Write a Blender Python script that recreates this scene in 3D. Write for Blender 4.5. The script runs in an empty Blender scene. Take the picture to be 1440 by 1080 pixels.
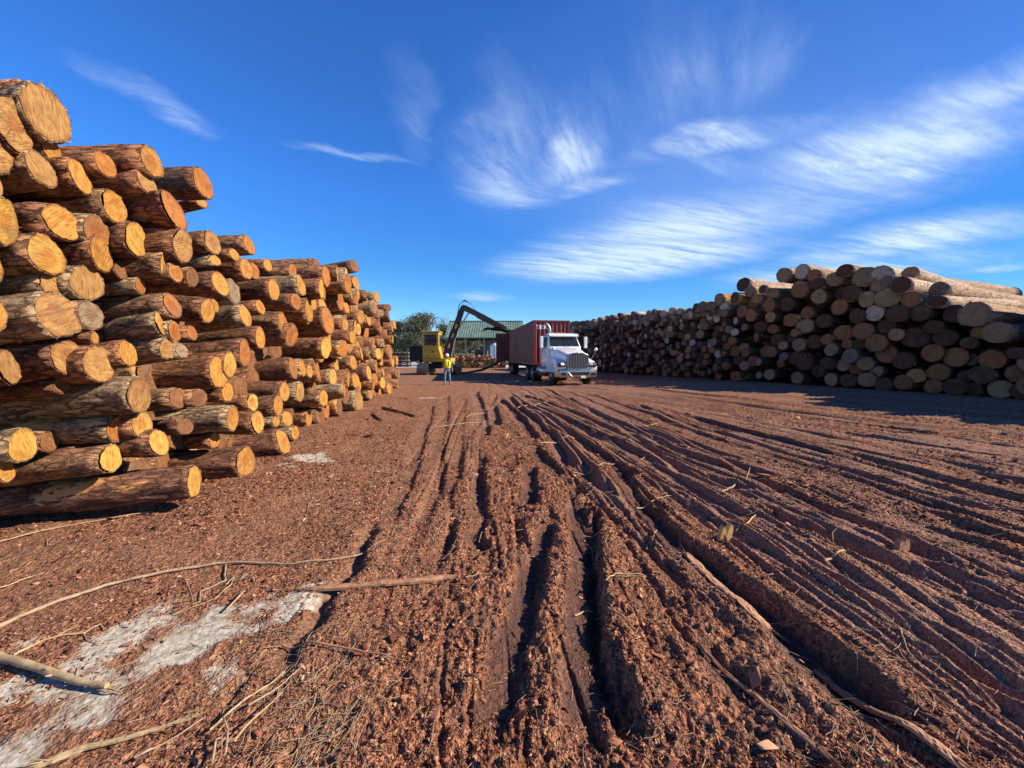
import bpy, bmesh, math, random
import numpy as np
from mathutils import Vector, Matrix
from mathutils.bvhtree import BVHTree
R = math.radians
scene = bpy.context.scene
COL = scene.collection
rng = np.random.RandomState(11)
random.seed(11)

# ------------------------------------------------------------------ camera
CH, F, PITCH = 1.58, 542.0, R(4.0)
cam_d = bpy.data.cameras.new("camera"); cam = bpy.data.objects.new("camera", cam_d); COL.objects.link(cam)
cam_d.sensor_width = 36.0; cam_d.lens = 36.0*F/1440.0
cam_d.clip_start = 0.05; cam_d.clip_end = 9000
cam.location = (0, 0, CH); cam.rotation_euler = (R(90)-PITCH, 0, 0)
scene.camera = cam
CP, SP = math.cos(PITCH), math.sin(PITCH)
def ray(u, v):
    a, b = (u-720.0)/F, (540.0-v)/F
    y = CP + b*SP; z = -SP + b*CP
    return Vector((a/y, 1.0, z/y))
def at(u, v, Y): return Vector((0, 0, CH)) + ray(u, v)*Y
def ground(u, v, h=0.0):
    r = ray(u, v); return Vector((0, 0, CH)) + r*((h-CH)/r.z)
def proj(p):
    x, y, z = p[0], p[1], p[2]-CH
    d = y*CP - z*SP; b = y*SP + z*CP
    return 720+F*x/d, 540-F*b/d

# ------------------------------------------------------------------ numpy noise
def _h(ix, iy, iz, seed):
    n = (ix.astype(np.int64)*374761393 + iy.astype(np.int64)*668265263 + iz.astype(np.int64)*2147483647 + seed*1274126177) & 0xffffffff
    n = ((n ^ (n >> 13))*1274126177) & 0xffffffff
    n = n ^ (n >> 16)
    return (n & 0xffff)/65535.0
def vn2(x, y, seed=0):
    ix = np.floor(x); iy = np.floor(y); fx = x-ix; fy = y-iy
    fx = fx*fx*(3-2*fx); fy = fy*fy*(3-2*fy); z = np.zeros_like(ix)
    a = _h(ix, iy, z, seed); b = _h(ix+1, iy, z, seed); c = _h(ix, iy+1, z, seed); d = _h(ix+1, iy+1, z, seed)
    return (a*(1-fx)+b*fx)*(1-fy) + (c*(1-fx)+d*fx)*fy
def fbm(x, y, o=4, seed=0):
    s = np.zeros_like(x); a = 0.5; t = 0
    for i in range(o):
        s += a*vn2(x*2**i+17.3*i, y*2**i-9.1*i, seed+i); t += a; a *= .5
    return s/t
def sst(a, b, x):
    t = np.clip((x-a)/(b-a), 0, 1); return t*t*(3-2*t)

# ------------------------------------------------------------------ object helpers
def tag(o, label=None, cat=None, group=None, kind=None):
    if label: o["label"] = label
    if cat: o["category"] = cat
    if group: o["group"] = group
    if kind: o["kind"] = kind
    return o
def empty(name, loc, rz=0.0):
    o = bpy.data.objects.new(name, None); COL.objects.link(o); o.location = loc; o.rotation_euler = (0, 0, rz)
    o.empty_display_size = .2; return o
def np_mesh(name, V, faces_flat, sizes, mats, midx=None, smooth=False, attrs=None):
    me = bpy.data.meshes.new(name)
    V = np.asarray(V, dtype=np.float32); me.vertices.add(len(V)); me.vertices.foreach_set("co", V.ravel())
    ff = np.asarray(faces_flat, dtype=np.int32); sizes = np.asarray(sizes, dtype=np.int32)
    me.loops.add(len(ff)); me.loops.foreach_set("vertex_index", ff)
    me.polygons.add(len(sizes)); st = np.zeros(len(sizes), dtype=np.int32); st[1:] = np.cumsum(sizes)[:-1]
    me.polygons.foreach_set("loop_start", st); me.polygons.foreach_set("loop_total", sizes)
    for m in mats: me.materials.append(m)
    if midx is not None: me.polygons.foreach_set("material_index", np.asarray(midx, dtype=np.int32))
    if smooth is True: me.polygons.foreach_set("use_smooth", np.ones(len(sizes), dtype=bool))
    elif smooth is not False: me.polygons.foreach_set("use_smooth", np.asarray(smooth, dtype=bool))
    me.update(calc_edges=True)
    for nm, (typ, arr) in (attrs or {}).items():
        at_ = me.attributes.new(nm, typ, 'POINT')
        key = {"FLOAT": "value", "FLOAT_VECTOR": "vector", "FLOAT_COLOR": "color"}[typ]
        at_.data.foreach_set(key, np.asarray(arr, dtype=np.float32).ravel())
    return me
def link(name, me, parent=None):
    o = bpy.data.objects.new(name, me); COL.objects.link(o)
    if parent is not None: o.parent = parent
    return o

class MB:
    def __init__(s): s.v = []; s.f = []; s.m = []; s.sm = []
    def add(s, vs, fs, m=0, smooth=False, M=None):
        b = len(s.v)
        s.v += [tuple(M @ Vector(p)) if M is not None else tuple(p) for p in vs]
        for f in fs: s.f.append([b+i for i in f]); s.m.append(m); s.sm.append(smooth)
        return s
    def box(s, x0, x1, y0, y1, z0, z1, m=0, bev=0.0, M=None):
        if bev <= 0:
            vs = [(x, y, z) for z in (z0, z1) for y in (y0, y1) for x in (x0, x1)]
            return s.add(vs, [(0, 2, 3, 1), (4, 5, 7, 6), (0, 1, 5, 4), (2, 6, 7, 3), (0, 4, 6, 2), (1, 3, 7, 5)], m, False, M)
        bm = bmesh.new(); bmesh.ops.create_cube(bm, size=1.0)
        for v in bm.verts: v.co = Vector(((x0+x1)/2+v.co.x*(x1-x0), (y0+y1)/2+v.co.y*(y1-y0), (z0+z1)/2+v.co.z*(z1-z0)))
        bmesh.ops.bevel(bm, geom=list(bm.edges), offset=min(bev, .45*min(x1-x0, y1-y0, z1-z0)), segments=2, profile=.6, affect='EDGES')
        bm.verts.index_update()
        s.add([v.co.copy() for v in bm.verts], [[v.index for v in f.verts] for f in bm.faces], m, False, M); bm.free(); return s
    def prism(s, pts, ax, a, b, m=0, M=None, smooth=False):   # pts: 2-D outline, extruded along axis ax from a to b
        def mk(p, t):
            return {'x': (t, p[0], p[1]), 'y': (p[0], t, p[1]), 'z': (p[0], p[1], t)}[ax]
        n = len(pts); vs = [mk(p, a) for p in pts]+[mk(p, b) for p in pts]
        fs = [tuple(range(n))[::-1], tuple(range(n, 2*n))]+[(i, (i+1) % n, n+(i+1) % n, n+i) for i in range(n)]
        return s.add(vs, fs, m, smooth, M)
    def tube(s, pts, rad, n=10, m=0, caps=True, M=None, smooth=True):
        pts = [Vector(p) for p in pts]
        if not hasattr(rad, '__len__'): rad = [rad]*len(pts)
        vs = []; fs = []; up = None
        for i, p in enumerate(pts):
            d = (pts[min(i+1, len(pts)-1)]-pts[max(i-1, 0)])
            d = d.normalized() if d.length > 1e-9 else Vector((0, 0, 1))
            if up is None: up = Vector((0, 0, 1)) if abs(d.z) < .9 else Vector((1, 0, 0))
            a = d.cross(up).normalized(); bb = a.cross(d).normalized(); up = bb
            for k in range(n):
                t = 2*math.pi*k/n; vs.append(p+(a*math.cos(t)+bb*math.sin(t))*rad[i])
        for i in range(len(pts)-1):
            for k in range(n):
                fs.append((i*n+k, i*n+(k+1) % n, (i+1)*n+(k+1) % n, (i+1)*n+k))
        s.add(vs, fs, m, smooth, M)
        if caps:
            s.add(vs[:n], [tuple(range(n))], m, False, M); s.add(vs[-n:], [tuple(range(n))[::-1]], m, False, M)
        return s
    def cyl(s, p0, p1, r, n=20, m=0, M=None): return s.tube([p0, p1], r, n, m, True, M)
    def lathe(s, prof, n=24, ax='z', c=(0, 0, 0), m=0, M=None, smooth=True):   # prof: (radius, height)
        vs = []; fs = []
        for r, h in prof:
            for k in range(n):
                t = 2*math.pi*k/n; a, b = r*math.cos(t), r*math.sin(t)
                p = {'z': (a, b, h), 'x': (h, a, b), 'y': (a, h, b)}[ax]
                vs.append((p[0]+c[0], p[1]+c[1], p[2]+c[2]))
        for i in range(len(prof)-1):
            for k in range(n): fs.append((i*n+k, i*n+(k+1) % n, (i+1)*n+(k+1) % n, (i+1)*n+k))
        fs.append(tuple(range(n))[::-1]); fs.append(tuple((len(prof)-1)*n+k for k in range(n)))
        return s.add(vs, fs, m, smooth, M)
    def build(s, name, mats, parent=None, fixn=True):
        if not isinstance(mats, (list, tuple)): mats = [mats]
        me = bpy.data.meshes.new(name); me.from_pydata(s.v, [], s.f)
        for mt in mats: me.materials.append(mt)
        me.polygons.foreach_set("material_index", s.m); me.polygons.foreach_set("use_smooth", s.sm)
        if fixn:
            bm = bmesh.new(); bm.from_mesh(me); bmesh.ops.recalc_face_normals(bm, faces=bm.faces); bm.to_mesh(me); bm.free()
        me.update(); return link(name, me, parent)

# ------------------------------------------------------------------ node helper
class NT:
    def __init__(s, tree): s.t = tree; s.n = tree.nodes; s.l = tree.links
    def node(s, typ, **kw):
        n = s.n.new(typ)
        for k, v in kw.items(): setattr(n, k, v)
        return n
    def set(s, sock, v):
        if isinstance(v, bpy.types.NodeSocket): s.l.new(v, sock)
        elif v is not None: sock.default_value = v
    def math(s, op, a, b=None, c=None, clamp=False):
        n = s.node('ShaderNodeMath', operation=op, use_clamp=clamp)
        for i, v in enumerate((a, b, c)):
            if v is not None: s.set(n.inputs[i], v)
        return n.outputs[0]
    def vmath(s, op, a, b=None, scale=None):
        n = s.node('ShaderNodeVectorMath', operation=op); s.set(n.inputs[0], a)
        if b is not None: s.set(n.inputs[1], b)
        if scale is not None: s.set(n.inputs['Scale'], scale)
        return n.outputs['Value'] if op in ('DOT_PRODUCT', 'LENGTH') else n.outputs['Vector']
    def mix(s, f, a, b, mode='MIX'):
        n = s.node('ShaderNodeMix', data_type='RGBA', blend_type=mode); s.set(n.inputs[0], f)
        for i, v in ((6, a), (7, b)):
            if isinstance(v, tuple) and len(v) == 3: v = v+(1,)
            s.set(n.inputs[i], v)
        return n.outputs[2]
    def ramp(s, f, pts):
        n = s.node('ShaderNodeValToRGB'); e = n.color_ramp.elements
        while len(e) > 1: e.remove(e[0])
        for i, (p, c) in enumerate(pts):
            el = e[0] if i == 0 else e.new(p); el.position = p
            el.color = (c, c, c, 1) if not isinstance(c, tuple) else c+(1,)
        s.set(n.inputs[0], f); return n.outputs[0]
    def mr(s, v, a, b, c=0.0, d=1.0, smooth=True):
        n = s.node('ShaderNodeMapRange', interpolation_type='SMOOTHSTEP' if smooth else 'LINEAR')
        for i, x in enumerate((v, a, b, c, d)): s.set(n.inputs[i], x)
        return n.outputs[0]
    def noise(s, vec, scale, detail=4, rough=.55, dist=0, w=None, color=False):
        n = s.node('ShaderNodeTexNoise', noise_dimensions='4D' if w is not None else '3D')
        s.set(n.inputs['Vector'], vec); n.inputs['Scale'].default_value = scale; n.inputs['Detail'].default_value = detail
        n.inputs['Roughness'].default_value = rough; n.inputs['Distortion'].default_value = dist
        if w is not None: s.set(n.inputs['W'], w)
        return n.outputs[1 if color else 0]
    def voro(s, vec, scale, feature='F1', out=0, rand=1.0):
        n = s.node('ShaderNodeTexVoronoi', feature=feature); s.set(n.inputs['Vector'], vec)
        n.inputs['Scale'].default_value = scale; n.inputs['Randomness'].default_value = rand
        return n.outputs[out]
    def attr(s, name, out='Fac'): return s.node('ShaderNodeAttribute', attribute_name=name).outputs[out]
    def scl(s, v, xyz):
        n = s.node('ShaderNodeMapping'); s.set(n.inputs['Vector'], v); n.inputs['Scale'].default_value = xyz; return n.outputs[0]
    def bump(s, h, st=.5, dist=.01, nrm=None):
        n = s.node('ShaderNodeBump'); s.set(n.inputs['Height'], h); s.set(n.inputs['Strength'], st)
        n.inputs['Distance'].default_value = dist
        if nrm is not None: s.set(n.inputs['Normal'], nrm)
        return n.outputs[0]
def newmat(name):
    m = bpy.data.materials.new(name); m.use_nodes = True; t = NT(m.node_tree)
    return m, t, t.n['Principled BSDF']
def simple(name, col, rough=.6, metal=0.0, var=.25, scale=6.0, spec=.4, coat=0.0, bump=0.0, dirt=0.0, dirtcol=(.12, .055, .035)):
    m, t, b = newmat(name)
    co = t.node('ShaderNodeTexCoord').outputs['Object']
    n = t.noise(co, scale, 5, .6)
    c = t.mix(t.mr(n, .3, .7), tuple(x*(1-var) for x in col), tuple(min(1, x*(1+var)) for x in col))
    if dirt > 0:
        d = t.mr(t.noise(co, scale*.6, 6, .65), .62-.3*dirt, .8-.2*dirt, 0, min(1, dirt*1.2))
        c = t.mix(d, c, dirtcol)
        t.set(b.inputs['Roughness'], t.mr(d, 0, 1, rough, .85))
    else: b.inputs['Roughness'].default_value = rough
    t.set(b.inputs['Base Color'], c)
    b.inputs['Metallic'].default_value = metal; b.inputs['Specular IOR Level'].default_value = spec
    b.inputs['Coat Weight'].default_value = coat; b.inputs['Coat Roughness'].default_value = .1
    if bump > 0: t.set(b.inputs['Normal'], t.bump(t.noise(co, scale*6, 4), bump, .01))
    return m
# ------------------------------------------------------------------ light and sky
SUN_EL, SUN_AZ = R(30.5), R(92)       # azimuth clockwise from +Y (the view direction)
sd = Vector((math.sin(SUN_AZ)*math.cos(SUN_EL), math.cos(SUN_AZ)*math.cos(SUN_EL), math.sin(SUN_EL)))
sl = bpy.data.lights.new("sun", 'SUN'); sl.energy = 5.0; sl.angle = R(.5); sl.color = (1.0, .87, .68)
so = bpy.data.objects.new("sun", sl); COL.objects.link(so); so.rotation_euler = (-sd).to_track_quat('-Z', 'Y').to_euler(); so.location = (60, 0, 60)
w = bpy.data.worlds.new("World"); scene.world = w; w.use_nodes = True
t = NT(w.node_tree); bg = t.n['Background']; bg.inputs['Strength'].default_value = .086
sky = t.node('ShaderNodeTexSky', sky_type='NISHITA'); sky.sun_disc = False; sky.sun_elevation = SUN_EL; sky.sun_rotation = SUN_AZ
sky.air_density = 1.0; sky.dust_density = .05; sky.ozone_density = 3.0; sky.altitude = 0
hs = t.node('ShaderNodeHueSaturation'); hs.inputs['Saturation'].default_value = 1.28; hs.inputs['Value'].default_value = SKYV = 1.0
t.l.new(sky.outputs[0], hs.inputs['Color'])
dirv = t.node('ShaderNodeTexCoord').outputs['Generated']
sx = t.node('ShaderNodeSeparateXYZ'); t.l.new(dirv, sx.inputs[0]); X, Y, Z = sx.outputs
tint = t.ramp(Z, [(0, (.78, 1.06, 1.30)), (.10, (.70, 1.03, 1.32)), (.22, (.62, .98, 1.36)), (.36, (.82, 1.10, 1.60)), (.64, (1.08, 1.08, 1.54)), (.80, (.50, .50, .70)), (1, (.42, .42, .60))])
skyc = t.mix(1.0, hs.outputs[0], tint, 'MULTIPLY')
skyc = t.mix(1.0, skyc, t.mix(t.mr(X, -.1, .95), (1, 1, 1), (.50, .60, .64)), 'MULTIPLY')
zz = t.math('MAXIMUM', t.math('ADD', Z, .04), .03)
qx = t.math('DIVIDE', X, zz); qy = t.math('DIVIDE', Y, zz)
cb = t.node('ShaderNodeCombineXYZ'); t.set(cb.inputs[0], qx); t.set(cb.inputs[1], qy); q = cb.outputs[0]
ew = t.noise(q, 1.1, 6, .6, color=True, w=31.0)
qd = t.vmath('ADD', q, t.vmath('SCALE', t.vmath('SUBTRACT', ew, (.5, .5, .5)), scale=.75))      # ragged edges
def cirrus(ang, scale, squash, seed, lo, hi, warp=.5, fil=.92):
    wv = t.noise(q, .5, 4, .55, color=True, w=seed)
    p = t.vmath('ADD', q, t.vmath('SCALE', t.vmath('SUBTRACT', wv, (.5, .5, .5)), scale=warp))
    def lay(sc, sq, det, rough, w_):
        mp = t.node('ShaderNodeMapping', vector_type='TEXTURE'); t.set(mp.inputs['Vector'], p)
        mp.inputs['Rotation'].default_value = (0, 0, R(ang)); mp.inputs['Scale'].default_value = (sq, 1, 1)
        return t.noise(mp.outputs[0], sc, det, rough, .15, w=w_)
    body = t.mr(lay(scale, squash, 5, .55, seed+3), lo, hi)
    n = lay(scale*4.2, squash*1.6, 7, .66, seed+7)
    rid = t.math('SUBTRACT', 1.0, t.math('ABSOLUTE', t.math('MULTIPLY', t.math('SUBTRACT', n, .5), 4.2)), clamp=True)
    rid = t.math('POWER', rid, 1.6); fine_ = t.mr(lay(scale*12, squash*1.3, 5, .7, seed+11), .34, .68)
    f_ = t.math('ADD', t.math('MULTIPLY', rid, .65), t.math('MULTIPLY', fine_, .45))
    return t.math('MULTIPLY', body, t.math('ADD', 1-fil, t.math('MULTIPLY', f_, fil*1.55)))
def blob(cx, cy, ax, ay, ang):
    mp = t.node('ShaderNodeMapping', vector_type='TEXTURE'); t.set(mp.inputs['Vector'], qd)
    mp.inputs['Location'].default_value = (cx, cy, 0); mp.inputs['Rotation'].default_value = (0, 0, R(ang)); mp.inputs['Scale'].default_value = (ax, ay, 1)
    l = t.vmath('LENGTH', mp.outputs[0]); return t.mr(l, 0, 1, 1, 0)
def q_of(u, v):
    r = ray(u, v).normalized(); return r.x/(r.z+.04), r.y/(r.z+.04)
def blobpx(u0, v0, u1, v1, wid):      # a streak's own place on the cirrus layer, between two directions
    a, b = Vector(q_of(u0, v0)), Vector(q_of(u1, v1)); c = (a+b)/2; d = b-a
    return blob(c.x, c.y, d.length/2*1.25, wid, math.degrees(math.atan2(d.y, d.x)))
def acc(lst):
    r = lst[0]
    for x in lst[1:]: r = t.math('MAXIMUM', r, x)
    return r
def amp(x, k): return t.math('MULTIPLY', x, k)
fan = cirrus(66, 1.5, 6.0, 2.0, .36, .72)          # wisps that fan up the sky
flow = cirrus(20, 1.0, 6.0, 9.0, .30, .62)       # long flat streaks to the right
fine = cirrus(26, 1.7, 6.5, 5.0, .26, .66, .7, .95)
m_fan = acc([amp(blobpx(700, 300, 790, 0, .42), .34), amp(blobpx(810, 270, 1010, -30, .34), 1.7), amp(blobpx(1010, 180, 1080, 0, .2), .3), amp(blobpx(540, 60, 590, 240, .12), .22)])
m_flow = acc([amp(blobpx(690, 390, 1150, 335, 1.1), .9), amp(blobpx(820, 345, 1320, 262, .6), 1.15), amp(blobpx(1050, 290, 1480, 150, .75), .85),
              amp(blobpx(1100, 375, 1500, 300, .8), 1.1), amp(blobpx(1000, 398, 1440, 365, .9), .9), amp(blobpx(1250, 200, 1440, 80, .4), .55)])
m_fine = acc([amp(blobpx(870, 240, 1145, 162, .15), 1.7), amp(blobpx(950, 215, 1070, 252, .16), 1.0), amp(blobpx(665, 250, 800, 292, .32), .6), amp(blobpx(780, 285, 925, 250, .10), .75), amp(blobpx(60, 60, 290, 190, .09), .22), amp(blobpx(180, 140, 290, 200, .08), .34),
              amp(blobpx(380, 195, 590, 228, .06), .3), amp(blobpx(640, 130, 740, 180, .12), .7), amp(blobpx(640, 415, 720, 418, .5), .5), amp(blobpx(1380, 375, 1440, 380, .3), .6)])
cl = t.math('ADD', t.math('ADD', t.math('MULTIPLY', fan, m_fan), t.math('MULTIPLY', flow, m_flow)), t.math('MULTIPLY', fine, m_fine))
cl = t.math('MULTIPLY', t.math('MINIMUM', cl, 1.0), .95)
veil = amp(acc([amp(blobpx(740, 330, 1440, 230, 1.9), 1.0)]), .15)
cl = t.math('MINIMUM', t.math('ADD', cl, veil), .9)
final = t.mix(cl, skyc, (5.4, 6.6, 8.0))
t.set(bg.inputs['Color'], final)
scene.view_settings.view_transform = 'Standard'; scene.view_settings.look = 'None'
scene.view_settings.exposure = 0.75; scene.view_settings.gamma = 1.0; scene.view_settings.use_curve_mapping = False
scene.cycles.max_bounces = 4; scene.cycles.diffuse_bounces = 1; scene.cycles.use_denoising = True
# ------------------------------------------------------------------ ground
# wheel ruts: the line is the steep bank of the rut (its right side), traced on the flat ground; width, depth in metres, extra soft
RUTS = [
 ([(829,700),(836,772),(842,844),(848,917),(852,989),(866,1079)], .27, .085, .5),
 ([(762,770),(762,850),(750,917),(733,989),(716,1079)], .25, .075, .5),
 ([(844,715),(839,800),(848,880),(880,980),(908,1079)], .10, .13, .4),
 ([(870,905),(893,980),(922,1070)], .09, .10, .4),
 ([(783,726),(776,790),(769,848)], .20, .075, .3),
 ([(820,676),(807,710)], .18, .07, .3),
 ([(754,652),(759,686),(759,712)], .24, .12, .3),
 ([(684,640),(684,697),(684,735),(682,780)], .22, .10, .3),
 ([(673,550),(684,580),(687,615)], .35, .09, .2),
 ([(701,570),(707,600)], .40, .12, .2),
 ([(704,561),(729,577),(746,597),(762,620)], .50, .16, .2),
 ([(718,556),(740,578),(762,596),(784,615),(801,635),(815,658)], .42, .16, .2),
 ([(760,628),(782,649),(797,674)], .34, .14, .3),
 ([(740,556),(773,566),(818,583),(859,602),(901,622),(940,644),(985,668)], .42, .13, .1),
 ([(736,560),(768,575),(807,594),(846,613),(887,633),(940,661),(1008,697),(1051,718),(1090,736)], .38, .11, .1),
 ([(734,566),(771,583),(807,611),(846,636),(873,652),(898,672)], .38, .12, .2),
 ([(800,560),(873,597),(919,629),(969,660),(1020,680)], .34, .10, .1),
 ([(830,575),(899,607),(958,632),(1000,648),(1043,661),(1082,676),(1129,695),(1160,711),(1187,723),(1269,756),(1354,791),(1440,828)], .42, .12, .1),
 ([(900,570),(989,602),(1043,616),(1098,631),(1152,647),(1203,659),(1253,674),(1300,688),(1347,699),(1440,727)], .45, .11, .1),
 ([(960,580),(1043,606),(1098,618),(1152,631),(1203,643),(1253,657),(1323,676),(1358,688),(1440,708)], .45, .11, .1),
 ([(980,606),(1036,624),(1098,643),(1160,661),(1214,676),(1253,690),(1292,703),(1440,746)], .36, .09, .1),
 ([(1020,582),(1113,598),(1222,610),(1300,624),(1440,647)], .5, .10, .1),
 ([(1080,578),(1172,591),(1253,600),(1331,612),(1440,632)], .5, .11, .1),
 ([(1120,600),(1230,618),(1331,637),(1440,664)], .4, .08, .1),
 ([(859,680),(879,708)], .2, .10, .4),
 ([(880,660),(898,694),(919,712),(945,742),(973,768),(1033,815),(1102,861),(1174,925),(1214,960),(1263,1000),(1335,1058)], .30, .17, .5),
 ([(1000,730),(1045,756),(1102,789),(1162,825),(1222,857),(1283,893),(1343,926),(1384,950),(1440,978)], .22, .09, .2),
 ([(1060,706),(1122,732),(1174,752),(1222,777),(1283,800),(1343,824),(1440,862)], .40, .16, .1),
 ([(1090,770),(1162,795),(1243,835),(1323,870),(1440,925)], .3, .05, .1),
 ([(905,735),(925,775),(955,810),(985,850)], .16, .05, .4),
 ([(632,556),(629,600),(623,669),(618,712)], .35, .04, .2),
 ([(655,560),(652,610),(648,680)], .3, .035, .2),
 ([(610,570),(595,641),(582,690),(560,740)], .3, .05, .3),
 ([(537,727),(519,779),(494,812),(469,858),(425,918),(390,980)], .16, .075, .6),
 ([(640,740),(631,770),(620,803)], .2, .05, .4),
 ([(655,940),(640,985),(629,1030)], .14, .06, .5),
 ([(577,1005),(571,1040),(564,1079)], .14, .06, .5),
 ([(980,880),(1030,935),(1085,985),(1140,1040)], .2, .07, .5),
 ([(845,560),(960,590)], .4, .06, .1),
 ([(700,556),(660,620),(640,700)], .3, .03, .2),
 ([(1440,790),(1320,745),(1230,712)], .3, .06, .1),
 ([(1440,905),(1340,862),(1240,820)], .25, .05, .1),
]
RW = []
for pts, wd, dp, soft in RUTS:
    P = [ground(*p) for p in pts]
    P = [(p.x, p.y) for p in P]
    Pa = np.array(P); mid_x = Pa[len(Pa)//2, 0]+.16*Pa[len(Pa)//2, 1]
    rt = mid_x > 1.25
    RW.append((Pa, wd*(.5 if rt and soft < .3 else .8), dp*(.52 if rt else .66), soft*(.4 if rt else .7)))

def rut_fields(x, y):
    h = np.zeros_like(x); pr = np.zeros_like(x)
    for k, (P, wd, dp, soft) in enumerate(RW):
        m = (wd+.35); far = P[:, 1].max() > 12
        x0, y0 = P.min(0)-m; x1, y1 = P.max(0)+m
        idx = np.nonzero((x > x0) & (x < x1) & (y > y0) & (y < y1))[0]
        if len(idx) == 0: continue
        px, py = x[idx], y[idx]
        wob = (vn2(px*.5+k*7, py*.5, 50)-.5)*.14*min(1, wd*3) + (vn2(px*5+k*3, py*5, 51)-.5)*.05*(1+soft) + (vn2(px*17, py*17, 52)-.5)*.035*(.3+soft) + (vn2(px*36, py*36, 54)-.5)*.02
        best = np.full(len(idx), 1e9); sg = np.zeros(len(idx)); al = np.zeros(len(idx)); L = 0.0
        for i in range(len(P)-1):
            a, b = P[i], P[i+1]; d = b-a; l = math.hypot(*d); d = d/l
            if d[1] > 0: n = np.array([d[1], -d[0]])
            else: n = np.array([-d[1], d[0]])
            rx, ry = px-a[0], py-a[1]
            tt = np.clip(rx*d[0]+ry*d[1], 0, l)
            qx, qy = rx-d[0]*tt, ry-d[1]*tt
            dist = np.hypot(qx, qy); side = qx*n[0]+qy*n[1]
            up = dist < best
            best[up] = dist[up]; sg[up] = np.where(side[up] > 0, dist[up], -dist[up]); al[up] = L+tt[up]; L += l
        s = sg+wob
        ends = sst(0, .35, al)*sst(0, .35, L-al)
        inend = np.minimum(al, L-al)
        fade = np.where((inend <= 1e-6), 0.0, 1.0)*np.clip(ends*1.2, 0, 1)*(.65+.7*vn2(al*1.3, al*0+k*5.0, 53))
        fade = np.minimum(fade, 1.25)
        st = .035+.05*soft*.5
        prof = -dp*sst(0, st, -s)*(sst(wd*1.3, wd*.5, -s)*.6+.4*sst(wd*1.2, wd*.1, -s))
        berm = dp*(.30+.5*soft)*sst(-.02, .03, s)*sst(.24+wd*.2, .04, s) + dp*.22*sst(wd*.95, wd*1.2, -s)*sst(wd*1.2+.25, wd*1.25, -s)
        h[idx] = np.where(np.abs(prof*fade) > 0, np.minimum(h[idx], 0)*.45 + h[idx]*.55 + prof*fade*.95, h[idx] + berm*fade*.8)
        pr[idx] = np.maximum(pr[idx], fade*min(1, dp/.05)*sst(.0, .05, -s)*sst(wd*1.15, wd*.9, -s))
    return h, pr

SANDPOLY = [(-60,1010),(60,930),(170,880),(270,845),(370,818),(400,838),(385,880),(330,930),(230,965),(160,1010),(60,1070),(-20,1120)]
SW = [ground(*p) for p in SANDPOLY]; SW = np.array([(p.x, p.y) for p in SW])
SPOTS = [((440,647), .15), ((600,560), .3)]
SPOTS = [(ground(*p), r) for p, r in SPOTS]
def sand_mask(x, y):
    out = np.full_like(x, -9.0)
    m = (x > SW[:, 0].min()-1) & (x < SW[:, 0].max()+1) & (y > SW[:, 1].min()-1) & (y < SW[:, 1].max()+1)
    idx = np.nonzero(m)[0]
    if len(idx):
        px, py = x[idx], y[idx]; ins = np.zeros(len(idx), bool); dm = np.full(len(idx), 1e9)
        n = len(SW)
        for i in range(n):
            a, b = SW[i], SW[(i+1) % n]
            c = ((a[1] > py) != (b[1] > py)) & (px < (b[0]-a[0])*(py-a[1])/((b[1]-a[1])+1e-12)+a[0]); ins ^= c
            d = b-a; tt = np.clip(((px-a[0])*d[0]+(py-a[1])*d[1])/(d@d), 0, 1)
            dm = np.minimum(dm, np.hypot(px-a[0]-d[0]*tt, py-a[1]-d[1]*tt))
        out[idx] = np.where(ins, dm, -dm)
    for c, r in SPOTS:
        out = np.maximum(out, (r-np.hypot(x-c.x, y-c.y))*.8)
    nz = fbm(x*4.5, y*4.5, 5, 70)-.5; n2 = fbm(x*1.6+5, y*1.6, 3, 71)-.5
    nl = np.where(out > -1, out, -1)
    return sst(-.03, .11, np.minimum(nl, .2)*.85 + nz*.85 + n2*.42 + .012)*(out > -.35)

GUIDES = [[(700,560),(740,600),(790,668),(850,740),(930,830),(1020,920),(1130,1040)], [(736,560),(807,611),(880,668),(945,742),(1033,815),(1174,925),(1335,1058)],
 [(768,575),(846,613),(940,661),(1051,718),(1162,790),(1283,870),(1440,975)], [(830,575),(958,632),(1082,676),(1187,723),(1269,756),(1354,791),(1440,828)],
 [(900,570),(1043,616),(1203,659),(1440,727)], [(1020,582),(1222,610),(1440,647)], [(1080,570),(1253,592),(1440,612)]]
GW = []
for g_ in GUIDES:
    P = sorted([(ground(*p).y, ground(*p).x) for p in g_]); GW.append((np.array([p[0] for p in P]), np.array([p[1] for p in P])))
def flow_coord(x, y):      # a coordinate across the wheel tracks, constant along them
    xs, ref = [], []
    for ys, gx in GW:
        e0 = (gx[1]-gx[0])/(ys[1]-ys[0]); v = np.interp(y, ys, gx)
        v = np.where(y < ys[0], gx[0]+.6*e0*(y-ys[0]), v); v = np.where(y > ys[-1], gx[-1]+(gx[-1]-gx[-2])/(ys[-1]-ys[-2])*(y-ys[-1]), v)
        xs.append(v); ref.append(float(np.interp(5.0, ys, gx)))
    ref = [1.0, 1.55, 2.15, 3.0, 4.2, 6.0, 7.4]
    out = ref[0]+(x-xs[0])
    for k in range(len(xs)-1):
        gap = np.maximum(xs[k+1]-xs[k], .12); f_ = (x-xs[k])/gap
        out = np.where(x > xs[k], ref[k]+np.clip(f_, 0, 1)*(ref[k+1]-ref[k]), out)
    out = np.where(x > xs[-1], ref[-1]+(x-xs[-1]), out)
    return out, (x-xs[0])
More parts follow.
